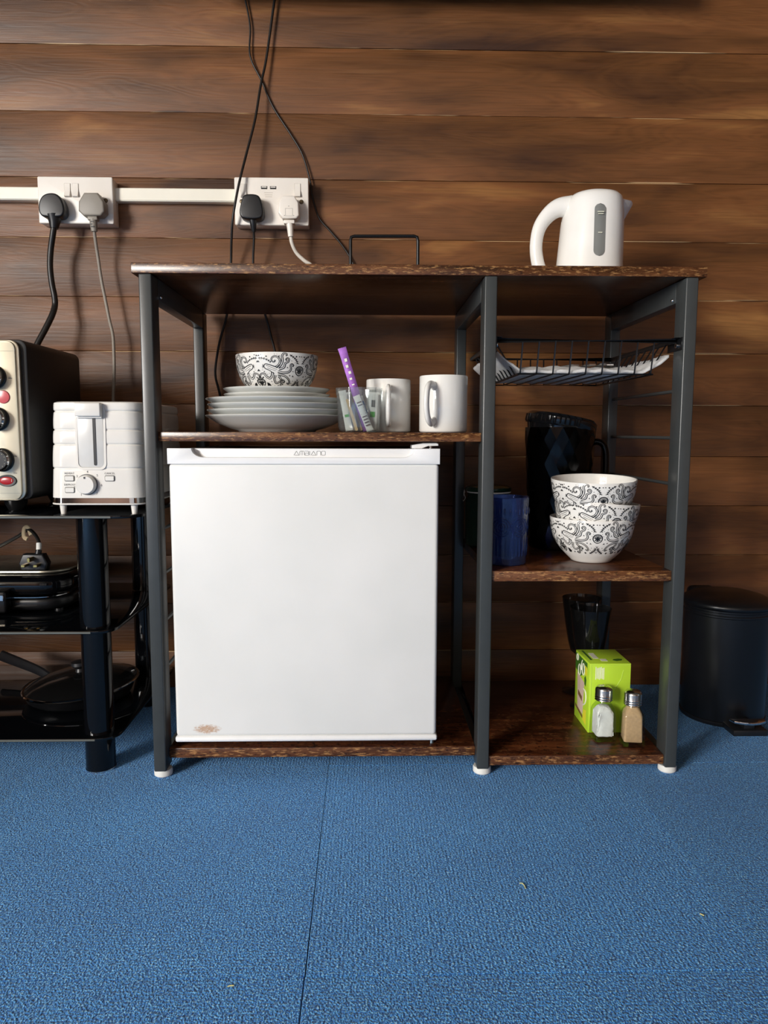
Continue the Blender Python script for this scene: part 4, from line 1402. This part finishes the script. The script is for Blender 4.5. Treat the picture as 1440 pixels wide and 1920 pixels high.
jg = thing('water_jug', 'tall smoked black faceted jug behind the stacked bowls', 'jug', (0.292, 0.262, SZ))
JX, JY = 0.292, 0.262
rows = 10
NS = 18
jv, jf = [], []
for i in range(rows + 1):
    z_ = 0.002 + 0.234 * i / rows
    r_ = (0.0555 + 0.0125 * i / rows) + (0.0005 if i % 2 else 0.0)
    for k in range(NS):
        a = 2 * PI * (k + 0.5 * (i % 2)) / NS
        jv.append((JX + r_ * math.cos(a), JY + r_ * math.sin(a), SZ + z_))
for i in range(rows):
    for k in range(NS):
        a, b_ = i * NS + k, i * NS + (k + 1) % NS
        c, d = (i + 1) * NS + k, (i + 1) * NS + (k + 1) % NS
        if i % 2 == 0:
            jf += [(a, b_, c), (b_, d, c)]
        else:
            jf += [(a, b_, d), (a, d, c)]
nv = len(jv)
for i in range(rows + 1):      # inner wall
    z_ = 0.006 + 0.230 * i / rows
    r_ = 0.0515 + 0.0125 * i / rows
    for k in range(NS * 1):
        a = 2 * PI * k / NS
        jv.append((JX + r_ * math.cos(a), JY + r_ * math.sin(a), SZ + z_))
for i in range(rows):
    for k in range(NS):
        a, b_ = nv + i * NS + k, nv + i * NS + (k + 1) % NS
        c, d = a + NS, b_ + NS
        jf.append((b_, a, c, d))
jf.append(tuple(reversed(range(NS))))
jf.append(tuple(nv + k for k in range(NS)))
top0 = rows * NS
for k in range(NS):
    a, b_ = top0 + k, top0 + (k + 1) % NS
    jf.append((a, b_, nv + top0 + (k + 1) % NS, nv + top0 + k))
jbod = B().raw(jv, jf)
bmesh.ops.recalc_face_normals(jbod.bm, faces=jbod.bm.faces)
jbod.build('body', M_SMOKE, jg, angle=8)
B().lathe([(0, 0.222), (0.0625, 0.222), (0.0640, 0.248), (0, 0.248)], (JX, JY, SZ), 40).build('neck', P('smoked_lid_plastic', '#101113', 0.12), jg)
lm = Matrix.Translation((JX, JY, SZ + 0.2415)) @ Matrix.Rotation(math.radians(10), 4, 'Y')
jl = B().lathe([(0, -0.006), (0.0665, -0.006), (0.0690, -0.002), (0.0690, 0.010), (0.061, 0.0165), (0.03, 0.0195), (0, 0.020)], (0, 0, 0), 48, mat=lm)
jl = jl.build('lid', P('smoked_lid_plastic', '#101113', 0.12), jg)
jr_ = B()
for k in range(9):
    a = math.radians(-135 + 7.5 * k)
    jr_.tube([(0.0692 * math.cos(a), 0.0692 * math.sin(a), -0.002), (0.0692 * math.cos(a), 0.0692 * math.sin(a), 0.011)], 0.0017, 6, mat=lm)
jr_.build('grip_ribs', P('smoked_lid_plastic', '#101113', 0.12), jl)
B().tube([(JX + 0.058, JY - 0.010, SZ + 0.206), (JX + 0.072, JY - 0.014, SZ + 0.208), (JX + 0.083, JY - 0.017, SZ + 0.198), (JX + 0.0865, JY - 0.018, SZ + 0.17), (JX + 0.085, JY - 0.018, SZ + 0.12), (JX + 0.076, JY - 0.016, SZ + 0.085), (JX + 0.056, JY - 0.011, SZ + 0.075)], 0.0062, 12, 6, flat=1.2).build('handle', M_SMOKE, jg, angle=70)

# ------------------------------------------------------------------ right lower shelf: tea box, shakers, goblets
LZ = 0.0332
tx = thing('tea_box', 'bright green card tea box behind the salt and pepper shakers', 'box', (0.352, 0.138, LZ))
A0, A1, D0, D1, E0, E1 = 0.3147, 0.3895, 0.0985, 0.186, LZ, 0.162
cart = B().box(A0, A1, D0, D1, E0, E1, 0.0008, 2).build('carton', M_TEA, tx)
e = 0.00025
b = B()
for k in range(7):
    x = 0.3255 + k * 0.0024
    b.box(x, x + 0.0014, D0 - e, D0, 0.1325 + 0.001 * ((k * 5) % 3), 0.1560 - 0.0008 * ((k * 3) % 4))
b.build('printed_text', M_TEAWH, cart, angle=0)
b = B()
b.tube([(A0 + 0.0035, D0 - 0.0002, 0.036), (A0 + 0.0035, D0 - 0.0002, 0.1595), (A1 - 0.001, D0 - 0.0002, 0.1595)], 0.0005, 4)
b.tube([(0.360, D0 - 0.0002, 0.112), (0.3725, D0 - 0.0002, 0.134), (0.376, D0 - 0.0002, 0.150)], 0.0004, 4)
b.build('flap_edge', P('pale_green_card', '#C3E05A', 0.45), cart, angle=0)
b = B()
b.box(0.330, 0.340, 0.128, 0.162, E1, E1 + e).box(0.3405, 0.352, 0.113, 0.126, E1, E1 + e)
b.build('top_label', M_TEAWH, cart, angle=0)
b = B()
b.prism([(0.362, 0.118), (0.368, 0.113), (0.378, 0.116), (0.382, 0.124), (0.376, 0.127), (0.366, 0.124)], E1, E1 + e, 'XY')
B().box(0.322, 0.326, 0.12, 0.178, E1, E1 + e).build('top_stripe', M_TEADK, cart, angle=0)
b.build('leaf_print', M_TEADK, cart, angle=0)


def side_poly(poly, off=0.00025):
    return B().prism(poly, A0 - off, A0 - off + 0.0002, 'YZ')


side_poly([(0.112, 0.158), (0.186, 0.158), (0.186, 0.128), (0.150, 0.122), (0.112, 0.146)], 0.0002).build('side_band', M_TEADK, cart, angle=0)
side_poly([(0.127, 0.1165), (0.171, 0.1235), (0.166, 0.058), (0.133, 0.0545)], 0.00045).build('cup_print', M_TEAPK, cart, angle=0)
for cyy, czz, ra, rb in ((0.158, 0.132, 0.007, 0.0105), (0.134, 0.140, 0.007, 0.011), (0.172, 0.152, 0.005, 0.006)):
    B().tube([(A0 - 0.0004, cyy + ra * math.cos(2 * PI * k / 16), czz + rb * math.sin(2 * PI * k / 16)) for k in range(16)], 0.0011, 5, closed=True).build('side_letter', M_TEAWH, cart, angle=60)
B().tube([(A0 - 0.0004, 0.129, 0.105), (A0 - 0.0004, 0.117, 0.103), (A0 - 0.0004, 0.113, 0.092), (A0 - 0.0004, 0.118, 0.081), (A0 - 0.0004, 0.130, 0.074)], 0.0015, 5, 5).build('cup_handle_print', M_TEAWH, cart, angle=60)
B().tube([(A0 - 0.0004, 0.142, 0.155), (A0 - 0.0004, 0.147, 0.146), (A0 - 0.0004, 0.146, 0.135)], 0.0009, 5, 4).build('side_letter', M_TEAWH, cart, angle=60)
side_poly([(0.1155, 0.1255), (0.121, 0.1320), (0.127, 0.126), (0.125, 0.115), (0.118, 0.113)], 0.0006).build('leaf_print', M_TEADK, cart, angle=0)
side_poly([(0.112, 0.149), (0.124, 0.151), (0.124, 0.134), (0.112, 0.134)], 0.0006).build('yellow_print', M_TEAYL, cart, angle=0)
side_poly([(0.112, 0.070), (0.128, 0.066), (0.132, 0.045), (0.112, 0.042)], 0.0004).build('yellow_print', M_TEAYL, cart, angle=0)
side_poly([(0.138, 0.0865), (0.163, 0.092), (0.163, 0.083), (0.138, 0.0775)], 0.0007).build('brown_print', M_TEABR, cart, angle=0)
side_poly([(0.133, 0.052), (0.180, 0.060), (0.180, 0.055), (0.133, 0.047)], 0.0006).build('brown_print', M_TEABR, cart, angle=0)


def sq_sec(h, r, n=5):
    return rrect(-h, h, -h, h, r, n)


def sq_loft(rows, z_in=None):
    b_ = B()
    vs, fs = [], []
    n_ = 24
    for h, r, z_ in rows:
        vs += [(p[0], p[1], z_) for p in sq_sec(h, min(r, h - 1e-5), 5)]
    for k in range(len(rows) - 1):
        for i in range(n_):
            j = (i + 1) % n_
            fs.append((k * n_ + i, k * n_ + j, (k + 1) * n_ + j, (k + 1) * n_ + i))
    fs.append(tuple(reversed(range(n_))))
    fs.append(tuple((len(rows) - 1) * n_ + i for i in range(n_)))
    b_.raw(vs, fs)
    bmesh.ops.recalc_face_normals(b_.bm, faces=b_.bm.faces)
    return b_


def shaker(name, label, loc, rz, fill_mat, lumpy, level):
    t = thing(name, label, 'shaker', loc, (0, 0, rz), 'glass shakers')
    H = 0.0190
    outer = [(H - 0.003, 0.004, 0.0), (H - 0.0006, 0.004, 0.0012), (H, 0.004, 0.004), (H - 0.0007, 0.0045, 0.030), (H - 0.0013, 0.005, 0.052), (H - 0.0030, 0.006, 0.0585), (H - 0.0058, 0.008, 0.0645), (0.0122, 0.0121, 0.0690), (0.0118, 0.0117, 0.0725)]
    sq_loft(outer).build('glass_body', M_GLASS, t, angle=45, local=True)
    if lumpy:
        r_ = random.Random(5)
        rows_ = [(H - 0.0060, 0.003, 0.0085), (H - 0.0042, 0.003, 0.0100), (H - 0.0042, 0.0035, 0.030), (H - 0.0046, 0.004, 0.050), (H - 0.0075, 0.006, 0.0570), (0.0085, 0.0084, 0.0615)]
        b_ = sq_loft(rows_)
        bmesh.ops.subdivide_edges(b_.bm, edges=b_.bm.edges[:], cuts=2, use_grid_fill=True)
        for v in b_.bm.verts:
            v.co += Vector((r_.uniform(-1, 0.4) * (1 if v.co.x > 0 else -1), r_.uniform(-1, 0.4) * (1 if v.co.y > 0 else -1), r_.uniform(-0.6, 0.4))) * 0.0011
    else:
        b_ = sq_loft([(H - 0.0045, 0.003, 0.0078), (H - 0.0034, 0.003, 0.0088), (H - 0.0038, 0.0035, 0.030), (H - 0.0042, 0.004, 0.052), (H - 0.0052, 0.006, 0.0588), (H - 0.0078, 0.008, 0.0645), (0.0098, 0.0097, 0.069)])
    b_.build('contents', fill_mat, t, angle=50, local=True)
    cap = B().lathe([(0.0128, 0.0715), (0.0150, 0.0715), (0.0156, 0.0725), (0.0150, 0.0738), (0.0150, 0.0752), (0.0156, 0.0764), (0.0150, 0.0778), (0.0150, 0.0792), (0.0154, 0.0802), (0.0149, 0.0815), (0.0149, 0.0905), (0.0142, 0.0930), (0.0120, 0.0955), (0.006, 0.0972), (0, 0.0975)], (0, 0, 0), 40).build('cap', M_CAP, t, local=True)
    h_ = B()
    for k in range(8):
        a = 2 * PI * k / 8
        rr = 0.0072 if k % 2 else 0.0042
        h_.cyl((rr * math.cos(a), rr * math.sin(a), 0.0963 if rr > 0.005 else 0.0972), 0.0007, 0.0005, 'Z', 8)
    h_.build('cap_holes', M_INK, cap)
    return t


shaker('salt_shaker', 'square glass shaker of white salt with steel cap', (0.3335, 0.0735, LZ), math.radians(3), M_SALT, True, 0.06)
shaker('pepper_shaker', 'square glass shaker of tan pepper with steel cap', (0.3775, 0.0510, LZ), math.radians(-8), M_PEPPER, False, 0.07)


def goblet(label, x, y):
    t = thing('goblet', label, 'glass', (x, y, LZ), group='smoked goblets behind the tea box')
    k = 1.0
    B().lathe([(0, 0.0), (0.034, 0.0), (0.0345, 0.0015), (0.015, 0.005), (0.0055, 0.010), (0.0048, 0.05), (0.0052, 0.072), (0.010, 0.079), (0.0205, 0.088), (0.0260, 0.108), (0.0325, 0.145), (0.0400, 0.200), (0.0392, 0.2005), (0.0310, 0.146), (0.0245, 0.110), (0.0190, 0.093), (0.008, 0.085), (0, 0.084)], (0, 0, 0), 48).build('glass', M_SMOKEGL, t, angle=50, local=True)
    return t


goblet('smoked glass goblet directly behind the green tea box', 0.3540, 0.2300)
goblet('smoked glass goblet furthest back behind the tea box', 0.3620, 0.318)

# ------------------------------------------------------------------ pedal bin
bn = thing('pedal_bin', 'small round black pedal bin right of the rack', 'bin', (0.645, 0.27, 0))
BX, BY = 0.645, 0.272
M_BIN = P('bin_black_lacquer', '#0E1014', 0.30, 0.0, Coat_Weight=0.15, Coat_Roughness=0.3)
B().lathe([(0, 0.006), (0.0790, 0.006), (0.0795, 0.010), (0.0820, 0.216), (0.0835, 0.2175), (0.0835, 0.2205), (0.0822, 0.2220), (0.0822, 0.2260), (0.0835, 0.2275), (0.0835, 0.2305), (0.0820, 0.2320), (0, 0.2320)], (BX, BY, 0), 64).build('body', M_BIN, bn)
B().lathe([(0, 0), (0.0800, 0.0), (0.0812, 0.002), (0.0812, 0.008), (0.079, 0.0095), (0, 0.0095)], (BX, BY, 0), 56).build('base_ring', M_BLACK, bn)
B().lathe([(0.080, 0.2322), (0.0850, 0.2322), (0.0862, 0.2345), (0.0858, 0.2395), (0.0835, 0.2425), (0.070, 0.2500), (0.045, 0.2565), (0.02, 0.2592), (0, 0.2596)], (BX, BY, 0), 64).build('lid', M_BIN, bn)
B().box(BX - 0.033, BX + 0.033, BY - 0.118, BY - 0.070, 0.0, 0.012, 0.002, 2).build('pedal_housing', M_BLACK, bn)
B().prism([(BX - 0.034, BY - 0.100), (BX - 0.030, BY - 0.113), (BX - 0.015, BY - 0.121), (BX, BY - 0.1235), (BX + 0.015, BY - 0.121), (BX + 0.030, BY - 0.113), (BX + 0.034, BY - 0.100)], 0.0235, 0.0285, 'XY', 0.0012, 2).build('pedal', M_CHROME, bn)
B().box(BX - 0.010, BX + 0.010, BY - 0.112, BY - 0.078, 0.012, 0.0236, 0.001).build('pedal_arm', M_BLACK, bn)
B().box(BX - 0.045, BX + 0.012, BY + 0.070, BY + 0.098, 0.18, 0.2510, 0.012, 3).build('hinge', M_BIN, bn)  # block added behind the lid, standing in for a dark shadow there

# ------------------------------------------------------------------ sockets, trunking, plugs, cables
FP = 0.412


def socket(name, label, x0, x1, z0, z1, switches, usb):
    t = thing(name, label, 'socket', ((x0 + x1) / 2, WALL_Y, (z0 + z1) / 2))
    B().box(x0 + 0.001, x1 - 0.001, FP + 0.007, WALL_Y - 0.001, z0 + 0.001, z1 - 0.001, 0.002, 2).build('back_box', M_SOCKET, t)
    fpl = B().prism(rrect(x0, x1, z0, z1, 0.003, 4), FP, FP + 0.0075, 'XZ', 0.0022, 3).build('faceplate', M_SOCKET, t)
    for sx, sz in switches:
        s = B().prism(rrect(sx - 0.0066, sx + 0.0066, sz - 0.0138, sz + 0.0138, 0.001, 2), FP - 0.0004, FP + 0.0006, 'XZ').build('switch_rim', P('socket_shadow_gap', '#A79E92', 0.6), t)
        B().prism([(FP + 0.001, sz + 0.0132), (FP - 0.0012, sz + 0.0132), (FP - 0.0018, sz), (FP - 0.0056, sz - 0.0120), (FP - 0.0045, sz - 0.0132), (FP + 0.001, sz - 0.0132)], sx - 0.0060, sx + 0.0060, 'YZ', 0.0005, 1).build('rocker', M_SOCKET, s)
    for sx in (x0 + 0.0150, x1 - 0.0150):
        B().lathe([(0, 0.0006), (0.0020, 0.0006), (0.0036, 0.0001), (0.0042, 0.0009), (0.0046, 0.0)], (sx, FP, (z0 + z1) / 2 - 0.0005), 18, 'Y').build('screw', P('screw_bronze', '#6E5F48', 0.45, 0.6), t)
    for ux, uz in usb:
        u = B().box(ux - 0.0064, ux + 0.0064, FP - 0.0006, FP + 0.001, uz - 0.0030, uz + 0.0030, 0.0003, 1).build('usb_port', M_INK, t)
        B().box(ux - 0.0050, ux + 0.0050, FP - 0.0009, FP, uz - 0.0002, uz + 0.0020).build('usb_tongue', M_SOCKET, u)
    return t


socket('double_socket', 'white double wall socket at the left with black and grey plugs', -0.7610, -0.6080, 1.0010, 1.0940, ((-0.7000, 1.0668), (-0.6835, 1.0668)), ())
socket('double_socket', 'white double wall socket with two usb ports above the rack', -0.3590, -0.2060, 1.0010, 1.0965, ((-0.3395, 1.0690), (-0.2285, 1.0710)), ((-0.2975, 1.0760), (-0.2790, 1.0760)))
lt = B()
for z_, wd in ((1.0660, 0.009), (1.0618, 0.008), (1.0578, 0.007)):
    lt.box(-0.2885 - wd, -0.2885 + wd, FP - 0.0002, FP + 0.0002, z_ - 0.0005, z_ + 0.0005)
socks = [o for o in COL.objects if o.name.startswith('double_socket')]
s2 = [o for o in socks if 'usb' in o['label']][0]
lt.build('printed_text', P('pale_grey_ink', '#C9BFB2', 0.6), s2, angle=0)


def trunk(label, x0, x1):
    t = thing('cable_trunking', label, 'trunking', ((x0 + x1) / 2, WALL_Y, 1.065))
    B().box(x0, x1, 0.4300, WALL_Y - 0.0005, 1.0520, 1.0785, 0.0012, 2).build('channel', M_TRUNK, t)
    B().box(x0, x1, 0.4285, 0.4305, 1.0535, 1.0770, 0.0006, 1).build('cover_strip', M_TRUNK, t)


trunk('white cable trunking strip running left from the left socket', -2.4, -0.7605)
trunk('white cable trunking strip between the two wall sockets', -0.6095, -0.3585)


def plug(label, outline, cxz, mat, y0, y1, relief, relief_r, cord, cord_r, cord_mat, extras=None):
    t = thing('mains_plug', label, 'plug', (cxz[0], FP, cxz[1]))
    if mat is M_BLACK:
        outline = [(v.x, v.y) for v in catmull([(p[0], p[1], 0) for p in outline], 4, True)]
    body = B().prism([(cxz[0] + p[0], cxz[1] + p[1]) for p in outline], y0, y1, 'XZ', 0.0035, 4).build('body', mat, t, angle=50)
    B().tube(relief, relief_r, 14, 4).build('strain_relief', mat, t, angle=60)
    if extras:
        extras(body)
    B().tube(cord, cord_r, 10, 7).build('cord', cord_mat, t, angle=80)
    return t


rd = [(0.020 * math.cos(math.radians(a)), 0.001 + 0.0235 * math.sin(math.radians(a))) for a in range(0, 181, 15)]
plug('round-shouldered black plug in the left socket', [(0.026, -0.010), (0.0245, 0.004), (0.018, 0.017), (0.008, 0.0235), (-0.006, 0.0235), (-0.017, 0.018), (-0.024, 0.006), (-0.0255, -0.008), (-0.022, -0.018), (-0.013, -0.0225), (0.013, -0.0225), (0.022, -0.019)], (-0.7240, 1.0290), M_BLACK, 0.384, 0.4118,
     [(-0.7235, 0.396, 1.012), (-0.7225, 0.395, 1.0000), (-0.7235, 0.394, 0.986)], [0.015, 0.0115, 0.0080],
     [(-0.7230, 0.394, 0.992), (-0.7270, 0.395, 0.974), (-0.7348, 0.400, 0.9435), (-0.7374, 0.400, 0.9115), (-0.7355, 0.400, 0.8795), (-0.7313, 0.400, 0.8527), (-0.7310, 0.400, 0.8344), (-0.7332, 0.390, 0.8134), (-0.7433, 0.380, 0.7851), (-0.7578, 0.370, 0.7516), (-0.768, 0.362, 0.722), (-0.78, 0.340, 0.66), (-0.80, 0.315, 0.62)], 0.0061, M_BLACKCORD)


def grey_extra(o):
    b_ = B()
    for k, z_ in enumerate((0.9985, 0.9938, 0.9890)):
        b_.box(-0.6455 - (0.003 if k == 1 else 0.001), -0.6405 - (0.003 if k == 1 else 0), 0.3862, 0.3880, z_ - 0.0011, z_ + 0.0011)
    b_.build('relief_slots', M_INK, o, angle=0)
    B().box(-0.6530, -0.6335, 0.387, 0.402, 1.0020, 1.0095, 0.0015, 2).build('collar', M_GREYPLUG, o)


plug('angular grey plug in the left socket', [(0.0265, -0.013), (0.0255, 0.006), (0.014, 0.0235), (-0.013, 0.0235), (-0.0245, 0.006), (-0.0255, -0.012), (-0.016, -0.0215), (0.018, -0.0215)], (-0.6440, 1.0310), M_GREYPLUG, 0.384, 0.4118,
     [(-0.6435, 0.394, 1.0050), (-0.6430, 0.394, 0.995), (-0.6425, 0.395, 0.981)], [0.0078, 0.0074, 0.0062],
     [(-0.6425, 0.395, 0.986), (-0.6436, 0.400, 0.9707), (-0.6422, 0.410, 0.9305), (-0.6373, 0.410, 0.8875), (-0.6310, 0.410, 0.8497), (-0.6238, 0.410, 0.8062), (-0.6182, 0.410, 0.7789), (-0.6169, 0.410, 0.7515), (-0.6178, 0.410, 0.6963), (-0.620, 0.405, 0.6351), (-0.61, 0.38, 0.56), (-0.58, 0.33, 0.49)], 0.0034, M_GREYCORD, grey_extra)
plug('rounded black plug in the usb socket', [(0.0245, -0.012), (0.0225, 0.004), (0.0170, 0.0190), (0.0080, 0.0240), (-0.0085, 0.0240), (-0.0165, 0.0195), (-0.0215, 0.004), (-0.0240, -0.011), (-0.0195, -0.0215), (-0.008, -0.0245), (0.009, -0.0245), (0.0200, -0.0215)], (-0.3205, 1.0300), M_BLACK, 0.382, 0.4118,
     [(-0.3195, 0.394, 1.0070), (-0.3185, 0.395, 0.998), (-0.3180, 0.398, 0.984)], [0.0078, 0.0066, 0.0042],
     [(-0.3182, 0.397, 0.988), (-0.3193, 0.405, 0.9693), (-0.3234, 0.418, 0.9276), (-0.3223, 0.428, 0.8772), (-0.3013, 0.434, 0.8207), (-0.2908, 0.436, 0.7786), (-0.2823, 0.436, 0.7394), (-0.28, 0.43, 0.66), (-0.29, 0.42, 0.62)], 0.0024, M_BLACKCORD)


def white_extra(o):
    B().box(-0.2555, -0.2335, 0.387, 0.402, 0.9985, 1.0055, 0.0012, 2).build('collar', M_SOCKET, o)
    b_ = B()
    for x0_, x1_, z0_, z1_ in ((-0.2515, -0.2512, 1.0120, 1.0270), (-0.2370, -0.2367, 1.0120, 1.0270), (-0.2515, -0.2367, 1.0120, 1.0123), (-0.2515, -0.2367, 1.0267, 1.0270)):
        b_.box(x0_, x1_, 0.3836, 0.3842, z0_, z1_)
    for x_, z_ in ((-0.2445, 1.0315), (-0.2535, 1.0130), (-0.2345, 1.0130)):
        b_.ball((x_, 0.3840, z_), 0.0008, seg=8)
    b_.build('moulded_marks', M_GREYINK, o, angle=0)


plug('white plug in the usb socket', [(0.0215, -0.0155), (0.0205, 0.010), (0.0120, 0.0235), (-0.0120, 0.0235), (-0.0195, 0.012), (-0.0215, -0.010), (-0.0125, -0.0215), (0.0150, -0.0215)], (-0.2450, 1.0290), M_SOCKET, 0.384, 0.4118,
     [(-0.2440, 0.394, 1.0000), (-0.2428, 0.394, 0.990), (-0.2420, 0.395, 0.974)], [0.0070, 0.0066, 0.0056],
     [(-0.2420, 0.395, 0.980), (-0.2405, 0.400, 0.9634), (-0.2319, 0.410, 0.9455), (-0.2169, 0.415, 0.9316), (-0.1996, 0.420, 0.9198), (-0.182, 0.415, 0.890), (-0.160, 0.395, 0.855), (-0.120, 0.370, 0.8384), (0.02, 0.335, 0.8382), (0.16, 0.325, 0.8382), (0.262, 0.255, 0.8410)], 0.0040, M_WHITECORD, white_extra)

cA = [(-0.2560, 0.436, 1.56), (-0.2661, 0.438, 1.4951), (-0.2742, 0.438, 1.4542), (-0.2922, 0.436, 1.3405), (-0.3041, 0.430, 1.2830), (-0.3154, 0.420, 1.2118), (-0.3325, 0.408, 1.1399), (-0.3464, 0.395, 1.0772), (-0.3595, 0.395, 1.0141), (-0.3664, 0.410, 0.9702), (-0.3710, 0.425, 0.9284), (-0.3780, 0.432, 0.870), (-0.3840, 0.435, 0.8202), (-0.3998, 0.435, 0.7666), (-0.4087, 0.435, 0.7217), (-0.4105, 0.435, 0.6935), (-0.4043, 0.435, 0.6652), (-0.39, 0.43, 0.61)]
tag(B().tube(cA, 0.0026, 8, 7).build('hanging_cable', M_BLACKCORD, angle=80), 'straight black cable hanging down across the left of the usb socket', 'cable')
cB = [(-0.350, 0.440, 1.56), (-0.3424, 0.442, 1.4951), (-0.3344, 0.442, 1.4544), (-0.3255, 0.442, 1.4031), (-0.3264, 0.442, 1.3462), (-0.3041, 0.445, 1.2996), (-0.2806, 0.445, 1.2474), (-0.2446, 0.442, 1.1927), (-0.2205, 0.442, 1.1525), (-0.2053, 0.440, 1.1011), (-0.2000, 0.440, 1.0666), (-0.1868, 0.442, 1.0255), (-0.1644, 0.442, 0.9995), (-0.1397, 0.442, 0.9713), (-0.1205, 0.442, 0.9428), (-0.105, 0.435, 0.905), (-0.090, 0.415, 0.860), (-0.060, 0.385, 0.8362), (0.02, 0.362, 0.8362), (0.12, 0.365, 0.8362)]
tag(B().tube(cB, 0.0019, 8, 7).build('hanging_cable', M_BLACKCORD, angle=80), 'thin wavy black cable passing right of the usb socket', 'cable')

tv = thing('unseen_television', 'unseen black TV added above the frame to shade the wall top', 'unseen_television', (0.05, 0.34, 1.452))  # unseen, added so its shadow darkens the top of the wall
B().box(-0.42, 0.52, 0.330, 0.354, 1.452, 1.98, 0.004, 2).build('casing', M_BLACK, tv)
B().box(-0.41, 0.51, 0.3294, 0.331, 1.464, 1.97).build('screen', M_SCREEN, tv)
B().box(-0.10, 0.20, 0.353, WALL_Y - 0.0005, 1.60, 1.84).build('wall_bracket', M_BLACK, tv)

# ------------------------------------------------------------------ lint on the carpet
for lb_, pts in (('curled pale lint thread on the middle carpet tile', [(0.1095, -0.2985, 0.0008), (0.1130, -0.2990, 0.0012), (0.1150, -0.3045, 0.0009), (0.1150, -0.3090, 0.0008)]),
                 ('pale lint fleck near the right carpet seam', [(0.3140, -0.3625, 0.0008), (0.3155, -0.3650, 0.0012), (0.3172, -0.3660, 0.0008)]),
                 ('short white lint fleck near the front of the left tile', [(-0.2305, -0.4690, 0.0008), (-0.2270, -0.4682, 0.0012), (-0.2240, -0.4678, 0.0008)])):
    tag(B().tube(pts, 0.0007, 6, 4).build('lint_thread', M_LINT, angle=80), lb_, 'lint', 'lint on the carpet')
